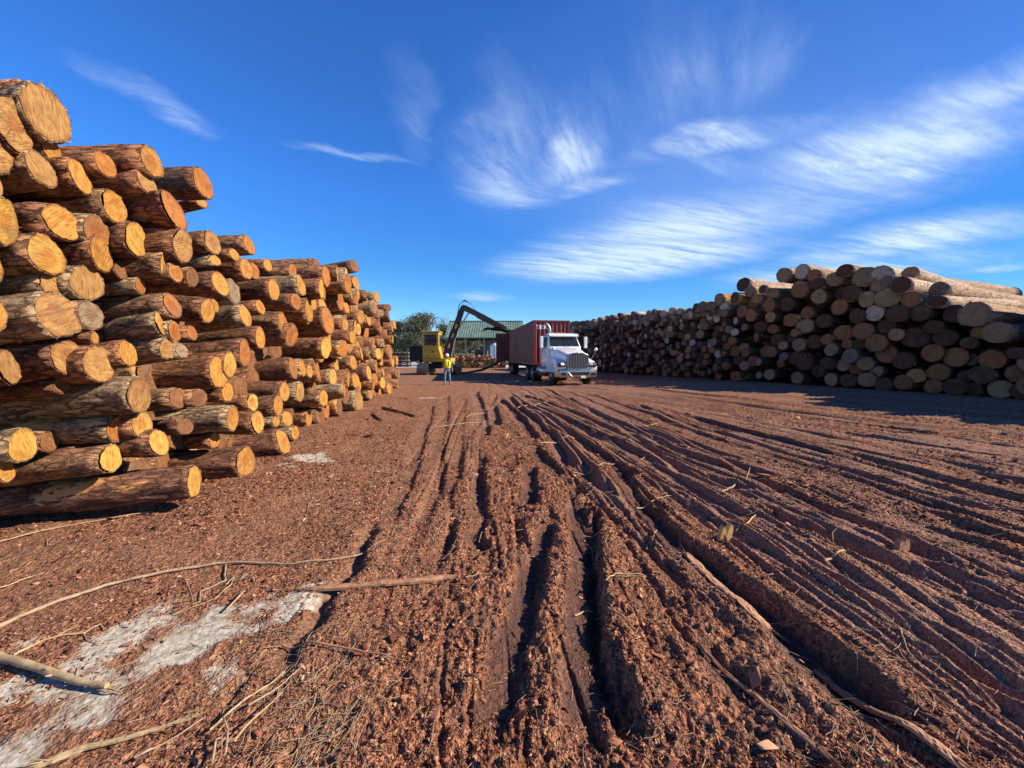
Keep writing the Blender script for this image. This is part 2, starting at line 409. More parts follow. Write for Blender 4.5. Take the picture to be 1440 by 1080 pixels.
def height(x, y, full=False):
    sh = x.shape; x = x.ravel().astype(np.float64); y = y.ravel().astype(np.float64)
    rr = np.hypot(x, y); near = sst(60, 30, rr)
    h = .10*(fbm(x*.35, y*.35, 3, 1)-.5)*near*sst(0, 4, rr+1.5) + .05*(fbm(x*1.3, y*1.3, 3, 2)-.5)*near
    rh, pr = rut_fields(x, y)
    sand = sand_mask(x, y)
    lft = sst(-.3, -1.3, x-.05*y+ .4*(vn2(x*.5, y*.5, 9)-.5))           # the trodden, flatter ground by the sunlit stack
    loose = np.clip((1-pr*.85)*(1-sand*.9)*(1-.55*lft), 0, 1)
    h = h*(1-.45*lft)
    lump = (fbm(x*5, y*5, 4, 3)-.5)*.07 + np.abs(fbm(x*12, y*12, 3, 4)-.5)*.06
    fine = (fbm(x*30, y*30, 3, 5)-.5)*.045
    s, dl = flow_coord(x, y)
    tm = sst(-.1, .35, dl+.35*(vn2(x*1.5, y*.6, 8)-.5))*sst(34, 24, rr)
    s = s + .02*(vn2(x*1.2, y*.8, 91)-.5)
    b2 = sst(.2, .55, vn2(s*2.6+9, y*.2, 31))
    loose = loose*(1-.86*tm)
    h += (lump+fine)*loose*sst(45, 15, rr)
    wig = s + .008*(vn2(x*9, y*9, 34)-.5)
    tread = (.5+.5*np.sin(wig*2*math.pi/.066)) + .5*(.5+.5*np.sin(wig*2*math.pi/.131+1.3))
    yy = np.log(np.maximum(y, .3))
    def grooves(sc, sy, w_, seed, s=s):       # long thin grooves that follow the tracks
        n = vn2(s*sc, yy*sy+seed*3.1, seed); n2 = vn2(s*sc*2.1+4, yy*sy*1.7, seed+1)*.4
        e = np.abs(n+n2-.7); return sst(w_, w_*.15, e)
    g1 = grooves(2.6, .55, .06, 36); g2 = grooves(4.2, .8, .075, 38); g3 = grooves(7.5, 1.2, .10, 40)
    sc_ = x+.07*y+.02*(vn2(x*2, y*1.0, 92)-.5); cm = sst(-1.7, -.7, sc_)*(1-tm)*sst(30, 18, rr)*sst(.8, 2.2, y)
    c1 = grooves(3.1, .7, .07, 46, sc_); c2 = grooves(6.0, 1.1, .10, 48, sc_)
    brk = .35+.65*sst(.3, .6, vn2(s*1.5, yy*2, 42))
    h += -cm*(.040*c1+.022*c2)*(.25+.75*sst(.35, .65, vn2(sc_*1.8, yy*2.2, 43)))
    h += tm*((tread-.75)*.031*(.45+.55*b2)*(.4+.9*vn2(x*3, y*3, 33)) + (fbm(s*3.0, yy*.6, 2, 32)-.5)*.09 + (fbm(s*20, yy*9, 3, 35)-.5)*.03
             - (.075*g1+.052*g2)*brk - .030*g3 + .03*sst(.10, .06, np.abs(vn2(s*2.6, yy*.55+36*3.1, 36)+vn2(s*2.6*2.1+4, yy*.55*1.7, 37)*.4-.78)))
    ride = sst(-.2, .5, x-.35)*sst(3.2, 1.2, y)*.03
    foot = (x-(-3.15-.172*(y-4.0)))
    h += rh + ride*vn2(x*2, y*2, 12)
    # loose litter heaped along the foot of the sunlit stack
    h += .05*sst(1.4, .1, np.abs(foot+.2))*fbm(x*2, y*2, 3, 14)*(y > 0)*near
    h *= sst(200, 60, rr)
    if not full: return h.reshape(sh)
    return h.reshape(sh), pr.reshape(sh), sand.reshape(sh), (tm*b2).reshape(sh), lft.reshape(sh)
def gz(x, y): return float(height(np.array([x]), np.array([y]))[0])

def make_ground_mat():
    m, t, b = newmat("bark_mulch_ground")
    co = t.node('ShaderNodeNewGeometry').outputs['Position']
    pr = t.attr('pressed'); sa = t.attr('sand'); tr = t.attr('tread'); lf = t.attr('trodden')
    cv = t.voro(co, 48, 'F1', 1); cs = t.node('ShaderNodeSeparateColor'); t.l.new(cv, cs.inputs[0])
    chip = t.ramp(cs.outputs[0], [(0, (.06, .021, .014)), (.3, (.18, .065, .038)), (.65, (.34, .132, .072)), (.9, (.50, .225, .12)), (1, (.58, .34, .19))])
    cv2 = t.voro(co, 120, 'F1', 1); cs2 = t.node('ShaderNodeSeparateColor'); t.l.new(cv2, cs2.inputs[0])
    chip2 = t.ramp(cs2.outputs[1], [(0, (.06, .021, .014)), (.45, (.20, .074, .043)), (.85, (.38, .155, .085)), (1, (.54, .30, .17))])
    c = t.mix(t.mr(t.noise(co, 9, 3), .4, .6), chip, chip2)
    c = t.mix(t.mr(t.noise(co, 3.1, 4, .6), .50, .64, 0, .75), c, t.mix(t.mr(t.noise(co, 90, 3, .7), .3, .7), (.10, .050, .036), (.22, .115, .08)))      # bare trodden fines
    big = t.noise(co, 1.1, 5, .6)
    c = t.mix(t.mr(big, .4, .75, .0, .3), c, (.12, .044, .028))
    c = t.mix(t.mr(t.noise(co, .35, 3), .4, .7, 0, .3), c, (.26, .105, .06))
    damp = t.mix(t.mr(cs2.outputs[0], .6, 1.0, 0, .5), (.062, .028, .023), (.16, .068, .048))
    c = t.mix(t.math('MULTIPLY', pr, .88), c, damp)
    tc = t.mix(t.mr(cs2.outputs[2], .2, .95), (.18, .082, .060), (.48, .255, .18))
    c = t.mix(t.math('MULTIPLY', tr, .6), c, tc)
    dust = t.mix(t.mr(cs.outputs[2], .15, .9), (.16, .072, .042), (.42, .205, .115))
    c = t.mix(t.math('MULTIPLY', lf, t.mr(t.noise(co, 2.2, 4), .25, .7, .15, .7)), c, dust)
    sandc = t.mix(t.mr(t.noise(co, 30, 5, .7), .35, .65), (.27, .22, .175), (.54, .465, .395))
    sandc = t.mix(t.mr(t.noise(t.scl(co, (1, .6, 1)), 13, 3, .6), .56, .66, 0, .8), sandc, (.22, .13, .09))
    c = t.mix(sa, c, sandc)
    c = t.mix(1.0, c, (1.08, 1.16, 1.15), 'MULTIPLY')
    t.set(b.inputs['Base Color'], c)
    t.set(b.inputs['Roughness'], t.mr(pr, 0, 1, .95, .72, False)); b.inputs['Specular IOR Level'].default_value = .22
    hN = t.math('ADD', t.math('MULTIPLY', t.voro(co, 48), 1.0), t.math('MULTIPLY', t.voro(co, 120), .5))
    hN = t.math('ADD', hN, t.math('MULTIPLY', t.noise(co, 60, 4), .8))
    st = t.math('MULTIPLY', t.math('SUBTRACT', 1.0, t.math('MULTIPLY', sa, .75)), t.math('SUBTRACT', .95, t.math('MULTIPLY', pr, .4)))
    t.set(b.inputs['Normal'], t.bump(hN, st, .016))
    return m
def build_ground():
    rs = [.0]; r = .3
    while r < 1.1: rs.append(r); r *= 1.03
    while r < 45: rs.append(r); r *= 1.0058
    while r < 6000: rs.append(r); r *= 1.09
    rs.append(7000.0); rs = np.array(rs[1:])
    th = list(np.arange(-R(72), R(72), .0029)); th += list(np.linspace(R(72), R(288), 80))[:-1]
    th = np.array(th); nr, nt = len(rs), len(th)
    A, B = np.meshgrid(rs, th, indexing='ij')
    x = A*np.sin(B); y = A*np.cos(B)
    h, pr, sa, tr, lf = height(x, y, True)
    V = np.stack([x.ravel(), y.ravel(), h.ravel()], 1)
    V = np.vstack([V, [[0, 0, float(h[0].mean())]]])
    i = np.arange(nr-1)[:, None]*nt; j = np.arange(nt)[None, :]; j2 = (j+1) % nt
    Fq = np.stack([i+j, i+nt+j, i+nt+j2, i+j2], -1).reshape(-1)
    # orientation: theta runs clockwise from +Y
    Fq = Fq.reshape(-1, 4)[:, ::-1].reshape(-1)
    c = nr*nt; jj = np.arange(nt); tri = np.stack([np.full(nt, c), (jj+1) % nt, jj], 1).reshape(-1)
    sizes = np.concatenate([np.full((nr-1)*nt, 4), np.full(nt, 3)])
    pad = lambda a: np.append(a.ravel(), 0)
    me = np_mesh("ground", V, np.concatenate([Fq, tri]), sizes, [make_ground_mat()], smooth=True,
                 attrs={"pressed": ("FLOAT", pad(pr)), "sand": ("FLOAT", pad(sa)), "tread": ("FLOAT", pad(tr)), "trodden": ("FLOAT", pad(lf))})
    return tag(link("ground", me), kind="structure")
ground_ob = build_ground()

# loose bark chips, nobody could count them: one object
def build_chips():
    N = 300000
    th = rng.uniform(-R(66), R(66), N); r = 1.15*np.exp(rng.uniform(0, math.log(16/1.15), N))
    x = r*np.sin(th); y = r*np.cos(th)
    h, pr, sa, tr, lf = height(x, y, True)
    keep = rng.rand(N) < np.clip(1-.75*pr, 0, 1)*np.clip(1-.72*sa, 0, 1)*np.clip(1-.45*tr, 0, 1)*(.12+1.15*sst(.30, .66, fbm(x*1.7, y*1.7, 4, 44)))
    x, y, h, r, tr, lf = x[keep], y[keep], h[keep], r[keep], tr[keep], lf[keep]; n = len(x)
    L = np.exp(rng.normal(math.log(.0142), .46, n))*np.clip(r/4.0, .62, 1.5); L = np.minimum(L, .06); L = np.where(rng.rand(n) < .006, L*rng.uniform(2.2, 4.5, n), L)
    Wd = L*rng.uniform(.18, .68, n); T = L*rng.uniform(.08, .25, n)*np.where(L > .045, .35, 1.0)
    base = np.array([(-1, -1, -.5), (1, -.8, -.5), (1.1, .9, -.5), (-.8, 1, -.5), (-.7, -.6, .6), (.8, -.7, .5), (.6, .7, .7), (-.8, .6, .5)])
    faces = np.array([(0, 3, 2, 1), (4, 5, 6, 7), (0, 1, 5, 4), (1, 2, 6, 5), (2, 3, 7, 6), (3, 0, 4, 7)])
    P = base[None]*(1+rng.uniform(-.3, .3, (n, 8, 3)))*np.stack([L, Wd, T], 1)[:, None]*.5
    a = rng.uniform(0, 2*math.pi, n); tl = rng.normal(0, .45, n)*(1-.6*tr)*(1-.35*lf); rl = rng.normal(0, .45, n)*(1-.6*tr)*(1-.35*lf)
    al = rng.rand(n) < np.clip(tr*1.3, 0, .85); a = np.where(al, R(90)+np.arctan2(.25*np.ones(n), 1)+rng.normal(0, .22, n), a)
    ca, sa_, ct, st, cr, sr = np.cos(a), np.sin(a), np.cos(tl), np.sin(tl), np.cos(rl), np.sin(rl)
    x1 = P[..., 0]; y1 = P[..., 1]*cr[:, None]-P[..., 2]*sr[:, None]; z1 = P[..., 1]*sr[:, None]+P[..., 2]*cr[:, None]
    x2 = x1*ct[:, None]+z1*st[:, None]; z2 = -x1*st[:, None]+z1*ct[:, None]
    V = np.stack([x2*ca[:, None]-y1*sa_[:, None]+x[:, None], x2*sa_[:, None]+y1*ca[:, None]+y[:, None], z2+(h+L*.16)[:, None]], -1)
    Fc = (np.arange(n)[:, None, None]*8+faces[None]).reshape(-1)
    tone = np.repeat(rng.beta(1.1, 1.8, n), 8); hue = np.repeat(rng.rand(n), 8)
    m, t, b = newmat("bark_chip")
    tn = t.attr('tone'); hu = t.attr('hue')
    c = t.ramp(tn, [(0, (.05, .018, .012)), (.25, (.16, .056, .033)), (.5, (.32, .122, .066)), (.8, (.52, .255, .15)), (1, (.64, .42, .27))])
    c = t.mix(t.mr(hu, .7, 1, 0, .6), c, t.mix(.5, c, (.24, .13, .09)))
    t.set(b.inputs['Base Color'], c); b.inputs['Roughness'].default_value = .9; b.inputs['Specular IOR Level'].default_value = .2
    me = np_mesh("bark_mulch", V.reshape(-1, 3), Fc, np.full(n*6, 4), [m], attrs={"tone": ("FLOAT", tone), "hue": ("FLOAT", hue)})
    tag(link("bark_mulch", me), "loose reddish bark chips littering the rutted ground", "bark mulch", kind="stuff")
build_chips()

# ------------------------------------------------------------------ sticks, branches and slabs lying on the ground
def stickmat(name, ca, cb, cc):
    m, t, b = newmat(name); co = t.node('ShaderNodeTexCoord').outputs['Object']
    n = t.noise(co, 14, 6, .65); c = t.mix(t.mr(n, .35, .65), ca, cb)
    c = t.mix(t.mr(t.noise(co, 45, 4, .7), .5, .7, 0, .7), c, cc)
    t.set(b.inputs['Base Color'], c); b.inputs['Roughness'].default_value = .85
    t.set(b.inputs['Normal'], t.bump(t.noise(co, 70, 4, .7), .6, .006)); return m
M_grey = stickmat("weathered_branch", (.30, .20, .13), (.46, .34, .22), (.16, .09, .06))
M_pale = stickmat("pale_stick", (.40, .26, .14), (.52, .36, .21), (.22, .12, .065))
M_dark = stickmat("dark_stick", (.10, .05, .035), (.20, .10, .065), (.05, .025, .02))
M_yell = stickmat("yellow_wood", (.55, .32, .11), (.66, .43, .17), (.36, .18, .07))
M_stub = stickmat("peeled_branch", (.34, .24, .13), (.50, .37, .21), (.20, .12, .06))
M_barky = stickmat("bark_slab", (.30, .145, .08), (.46, .25, .135), (.13, .055, .035))
def stick_mb(mb, pts, r0, r1, lift=0.0, seed=0, nsub=5, m=0, flat=1.0, zs=None):
    W = [ground(*p) for p in pts]; Q = []
    for i in range(len(W)-1):
        for k in range(nsub):
            f = k/nsub; Q.append(W[i].lerp(W[i+1], f))
    Q.append(W[-1].copy()); n = len(Q)
    r0, r1 = r0*.82, r1*.82; rd = [r0+(r1-r0)*i/(n-1) for i in range(n)]
    xs = np.array([q.x for q in Q]); ys = np.array([q.y for q in Q]); hz = height(xs, ys)
    hz = np.convolve(np.pad(hz, 2, mode='edge'), np.ones(5)/5, 'valid')*.5+hz*.5
    L = (W[0]-W[-1]).length
    for i, q in enumerate(Q):
        q.x += (random.random()-.5)*.012*L*.4; q.y += (random.random()-.5)*.012*L*.4
        q.z = hz[i]+rd[i]*.75*flat+lift+(zs(i/(n-1)) if zs else 0)
        rd[i] *= random.uniform(.86, 1.12)
    b = len(mb.v); mb.tube(Q, rd, 9, m)
    if r0 > .006 and flat == 1.0:
        for _ in range(int(4+L*4)):      # knots and broken side twigs
            i = random.randrange(1, n-1); a = random.uniform(0, 6.28); dv = (Q[i+1]-Q[i-1]).normalized()*random.uniform(.3, 1)+Vector((math.cos(a), math.sin(a), random.uniform(.1, .9)))*.8
            l = random.uniform(.8, 4)*rd[i]; mb.tube([Q[i], Q[i]+dv*l*.6, Q[i]+dv*l], [rd[i]*.5, rd[i]*.35, rd[i]*.12], 5, m)
    if flat != 1.0:
        # a split slab rather than a round stick
        k = 0
        for i, q in enumerate(Q):
            for j in range(9):
                v = mb.v[b+k]; mb.v[b+k] = (v[0], v[1], q.z+(v[2]-q.z)*flat); k += 1
        for e in (Q[0], Q[-1]):
            for j in range(9):
                v = mb.v[b+k]; mb.v[b+k] = (v[0], v[1], e.z+(v[2]-e.z)*flat); k += 1
    return Q
def stick(name, cat, label, pts, r0, r1, mat, lift=0.0, twigs=(), flat=1.0, zs=None, group=None):
    mb = MB(); stick_mb(mb, pts, r0, r1, lift, flat=flat, zs=zs)
    o = mb.build(name, mat); tag(o, label, cat, group)
    for tp, a, b_ in twigs:
        mt = MB(); stick_mb(mt, tp, a, b_, lift*.6); mt.build("twig", mat, o)
    return o
def slab(name, cat, label, pts, w0, w1, th, mat, lift=0.0, seed=1, group=None, curl=.35, tw=0.0):
    """a split strip: irregular width, curved like bark, frayed at both ends"""
    q = random.Random(seed); W = [ground(*p) for p in pts]; Q = []; ns = 7
    for i in range(len(W)-1):
        for k in range(ns): Q.append(W[i].lerp(W[i+1], k/ns))
    Q.append(W[-1].copy()); n = len(Q); hz = height(np.array([p.x for p in Q]), np.array([p.y for p in Q])); hz = np.convolve(np.pad(hz, 4, mode='edge'), np.ones(9)/9, 'valid')
    m = 9; vs = []; fs = []
    eo = [q.gauss(0, .03) for _ in range(m)]; e1 = [q.gauss(0, .05) for _ in range(m)]
    for i, p in enumerate(Q):
        d = (Q[min(i+1, n-1)]-Q[max(i-1, 0)]); d.z = 0; d.normalize(); sd = Vector((d.y, -d.x, 0)); f_ = i/(n-1)
        w_ = (w0+(w1-w0)*f_)*q.uniform(.86, 1.1)*(.55+.45*min(1, min(f_, 1-f_)*9+.25))
        for top in (1, 0):
            for k in range(m):
                u = (k/(m-1)-.5)*2; arch = (1-u*u)*curl*w_*.5
                o = sd*(u*w_*.5)+(d*(eo[k] if i == 0 else e1[k]) if i in (0, n-1) else Vector())
                z = hz[i]+lift+arch+(th*(.75+.5*q.random()) if top else -th*.2)+u*tw*w_
                vs.append((p.x+o.x, p.y+o.y, z))
    st = 2*m
    for i in range(n-1):
        a, b_ = i*st, (i+1)*st
        for k in range(m-1):
            fs.append((a+k, b_+k, b_+k+1, a+k+1)); fs.append((a+m+k, a+m+k+1, b_+m+k+1, b_+m+k))
        fs.append((a, a+m, b_+m, b_)); fs.append((a+m-1, b_+m-1, b_+2*m-1, a+2*m-1))
    for a in (0, (n-1)*st):
        for k in range(m-1): fs.append((a+k, a+k+1, a+m+k+1, a+m+k))
    mb = MB(); mb.add(vs, fs, 0, False)
    for _ in range(10):
        i = q.choice([0, 1, n-2, n-1]); p = Vector(vs[i*st+q.randrange(m)]); d = (Q[-1]-Q[0]).normalized()*(1 if i > n/2 else -1)
        mb.tube([p, p+d*q.uniform(.03, .10)+Vector((q.gauss(0, .012), q.gauss(0, .012), q.uniform(-.005, .02)))], [.004, .0012], 4)
    o = mb.build(name, mat); return tag(o, label, cat, group)
G = "sticks scattered over the rutted ground"
stick("branch", "branch", "long thin grey branch curving across the trodden ground above the pale sandy patch",
      [(-40,912),(0,893),(70,858),(150,832),(250,808),(320,795),(370,795),(415,795),(470,788),(540,764)], .016, .007, M_grey, .012,
      [([(318,796),(316,812),(318,818),(282,836),(281,848),(245,868)], .008, .003), ([(318,825),(330,812),(325,825),(300,845),(245,868)], .006, .003), ([(260,817),(268,835),(272,850)], .004, .002)], group=G)
stick("branch", "branch", "thick tan branch stub with a splintered end entering over the pale sandy patch",
      [(-70,925),(0,940),(50,952),(100,966),(130,972),(150,975)], .027, .015, M_stub, .02, [([(140,972),(158,975),(172,980)], .008, .003), ([(138,976),(152,980),(165,979)], .007, .003), ([(128,970),(150,971),(160,969)], .009, .003)], group=G)
stick("branch", "branch", "forked whitish branch lying on the sandy patch just beyond the thick tan stub",
      [(20,932),(55,912),(85,903),(118,897)], .008, .006, M_pale, .008, [([(118,897),(142,885),(147,893)], .005, .003), ([(118,897),(122,906),(140,912)], .004, .002), ([(75,905),(95,893),(112,886)], .004, .002)], group=G)
stick("stick", "stick", "short pale stick casting a dark shadow at the upper edge of the sandy patch",
      [(318,864),(330,850),(344,836)], .007, .006, M_pale, .02, group=G)
stick("stick", "stick", "long thin pale stick lying over the chips beside the sandy patch",
      [(295,1035),(345,993),(380,970),(400,950)], .006, .004, M_pale, .02, group=G)
stick("stick", "stick", "pale straight stick slanting over the dark litter at the lower front edge",
      [(330,1060),(350,1035),(375,1010),(398,988)], .006, .004, M_pale, .04, group=G)
stick("branch", "branch", "slender brown twig branch bending across the chips between the sandy patch and the ruts",
      [(398,910),(440,914),(500,921),(540,927),(572,934)], .007, .004, M_barky, .02, [([(398,910),(370,918),(350,935)], .004, .002)], group=G)
slab("bark_strip", "bark strip", "yellow splintered strip of wood lying at the lower edge below the sandy patch",
      [(60,1085),(120,1060),(180,1045),(245,1025)], .034, .012, .006, M_stub, .012, 6, G, .15)
slab("bark_slab", "bark slab", "flat orange brown slab of split wood lying across the chips in mid foreground",
      [(430,832),(520,824),(575,818),(632,808)], .05, .055, .014, M_barky, .012, 7, G, .15)
stick("stick", "stick", "short pale forked stick lying just beyond the flat orange brown slab",
      [(655,808),(672,804),(692,803)], .005, .003, M_pale, .008, [([(690,804),(668,815),(656,830)], .003, .002)], group=G)
stick("stick", "stick", "small crooked pale twig lying in the hollow beside the deepest central rut",
      [(852,830),(865,818),(885,816),(908,813)], .006, .003, M_pale, .03, group=G)
stick("stick", "stick", "stubby yellowish stick lying on the smooth floor of the central rut",
      [(808,861),(820,852),(833,848)], .008, .005, M_pale, .006, group=G)
stick("stick", "stick", "dark short stick leaning into the shadowed hollow right of the central rut",
      [(855,872),(875,888),(895,905)], .009, .007, M_barky, .03, group=G)
slab("bark_slab", "bark slab", "thick curved slab of bark lying along the lip of the deepest rut",
      [(968,776),(1000,808),(1030,838),(1058,862),(1092,882)], .13, .10, .018, M_barky, .01, 3, G, .3, .25)
slab("bark_strip", "bark strip", "long narrow pale strip of wood lying slantwise in front of the curved bark slab",
      [(983,908),(1020,943),(1062,980),(1110,1030),(1160,1070)], .016, .030, .008, M_barky, .015, 4, G, .2)
slab("bark_strip", "bark strip", "long dark splintered strip of bark running out at the lower corner of the ruts",
      [(1165,945),(1210,975),(1260,1015),(1310,1060),(1350,1090)], .05, .085, .014, M_barky, .01, 5, G, .3, .2)
def chunk(label, u, v, hgt, wid, lean, mat):
    p = ground(u, v); p.z = gz(p.x, p.y)
    mb = MB()
    for k, (dx, s) in enumerate(((-.6, .9), (.55, 1.0))):
        prof = [(-.5, 0), (.45, -.02), (.52, .5), (.30, .93), (.1, .82), (-.1, 1.04), (-.38, .86), (-.55, .45)]
        pts = [(a*wid*.55, z*hgt*s) for a, z in prof]
        mb.prism(pts, 'y', -wid*.18, wid*.18, M=Matrix.Translation((dx*wid*.55, 0, -.02)) @ Matrix.Rotation(lean*(1 if k else .6), 4, 'Y'))
    o = mb.build("wood_chunk", mat); o.location = p; o.rotation_euler = (.1, 0, .3); return tag(o, label, "wood chunk", "wood chunks sticking out of the mulch")
chunk("split yellowish wood chunk standing up in the mulch just beyond the curved bark slab", 1018, 762, .15, .10, .15, M_yell)
chunk("dull brown wood chunk sticking out of the tracks farther along than the yellowish one", 1268, 778, .12, .11, -.25, M_barky)
for lab, pts, r0, r1, mt in [
 ("pale sliver of wood lying flat on the ridged tracks between the two wood chunks", [(1160,797),(1175,791),(1187,786)], .012, .009, M_pale),
 ("thin dark twig curving down over the ridged tracks below the pale sliver", [(1190,830),(1230,865),(1265,895),(1280,930),(1297,948)], .004, .003, M_grey),
 ("thin long twig crossing the ridged tracks toward the brown wood chunk", [(1010,705),(1080,712),(1150,722),(1210,735),(1300,745)], .005, .003, M_barky),
 ("short leaning pale twig beside the brown wood chunk", [(1228,732),(1240,748),(1252,760)], .005, .004, M_grey),
 ("gnarled pale branch lying across the tracks behind the yellowish wood chunk", [(1010,690),(1030,682),(1050,665),(1055,655)], .014, .007, M_grey),
 ("bright pale stick lying across the ruts nearer than the gnarled branch", [(895,710),(920,704),(950,696)], .010, .006, M_pale),
 ("pale curved stick at the end of the deep double rut", [(806,666),(830,664),(850,655),(866,650)], .011, .007, M_pale),
 ("straight pale stick bridging the deep double rut in the middle of the lane", [(760,627),(785,622),(808,619)], .014, .010, M_pale),
 ("pale stick lying level across the ruts nearer the truck", [(728,573),(752,569),(774,564)], .016, .010, M_pale),
 ("thin stick lying across the lane well in front of the worker", [(612,601),(640,598),(683,592)], .012, .008, M_grey),
 ("short forked stick lying between the worker and the middle ruts", [(655,587),(668,583),(680,579)], .012, .008, M_grey),
 ("thin pale stick lying where the shaded stack's tracks begin", [(905,601),(930,597),(972,600)], .012, .008, M_pale),
 ("curved pale twig hanging over a rut bank near the shaded ground", [(880,616),(905,624),(920,638)], .010, .005, M_pale),
 ("small stick crossing the tracks below the curved pale twig", [(900,646),(912,640),(921,635)], .010, .007, M_pale),
 ("dark bark strip lying by the far foot of the sunlit stack", [(538,576),(560,580),(584,586)], .05, .03, M_dark),
 ("short dark stick near the foot of the sunlit stack", [(525,583),(530,588),(538,593)], .04, .02, M_dark),
 ("upright pale twig leaning on a rut bank in front of the yellowish wood chunk", [(916,768),(920,755),(924,742)], .006, .004, M_pale),
 ("pale splintered stick lying just beyond the yellowish wood chunk", [(1035,752),(1050,742),(1062,728)], .010, .006, M_yell),
 ("thin pale twig lying level on the mulch left of the curved bark slab", [(862,818),(885,816),(905,813)], .004, .003, M_grey),
 ("long grey twig lying along the near edge of the sunlit stack's shadow", [(-10,768),(60,750),(130,738),(215,722)], .008, .005, M_pale),
 ("pale twig lying on the brown trodden ground near the image of the long grey branch", [(0,832),(30,820),(62,810)], .006, .004, M_pale),
]:
    stick("stick", "stick", lab.replace("near the image of", "above"), pts, r0, r1, mt, .012, group=G)
def tangle():
    r2 = random.Random(5)
    labels = ["thin twig sticking up from the litter at the lower front edge, tallest one", "forked grey twig rising from the litter beside the tallest twig",
              "bent twig lying over the litter below the slender brown branch", "pale thin twig crossing the litter near the yellow splintered strip"]
    specs = [([(318,1085),(322,1050),(315,1030)], .06), ([(300,1090),(305,1062),(326,1050)], .05), ([(350,1005),(395,975),(425,950)], .03), ([(190,1080),(240,1055),(290,1018)], .03)]
    for lab, (pts, l) in zip(labels, specs): stick("stick", "stick", lab, pts, .006, .003, M_grey, l, group=G)
    # fine needle and root litter, uncountable
    mb = MB()
    for _ in range(900):
        k = r2.random()
        if k < .35: u, v = r2.gauss(420, 60), r2.uniform(870, 1078)
        elif k < .6: u, v = r2.uniform(20, 1400), r2.uniform(700, 1078)
        elif k < .8: u, v = r2.gauss(1200, 140), r2.uniform(780, 1078)
        else: u, v = r2.uniform(400, 1300), r2.uniform(600, 800)
        p = ground(u, v); a = r2.uniform(0, 6.28); l = r2.uniform(.04, .16)*(1 if p.y < 3 else 1.6)
        d = Vector((math.cos(a), math.sin(a), 0)); z = gz(p.x, p.y) if False else 0
        mb_pts.append((p, d, l, r2.uniform(.0009, .0022)*(1 if p.y < 3 else 2), r2.uniform(-.3, .5), r2.uniform(-.3, .3)))
    P = np.array([[(p+d*l*(s-.5)).to_tuple() for s in (0, .5, 1)] for p, d, l, *_ in mb_pts])
    H = height(P[..., 0], P[..., 1])
    for k, (p, d, l, r, up, sd_) in enumerate(mb_pts):
        n = Vector((-d.y, d.x, 0))
        q = [Vector(P[k, i])+n*(sd_*l*.5 if i == 1 else 0) for i in range(3)]
        for i in range(3): q[i].z = H[k].max()*.4+H[k, i]*.6+.004+(max(0, up)*l*.5 if i == 2 else 0)
        mb.tube(q, [r, r, r*.6], 4, 0, True)
    tag(mb.build("twig_litter", M_grey), "fine twigs and shreds of bark littering the ruts", "twig litter", kind="stuff")
mb_pts = []
tangle()
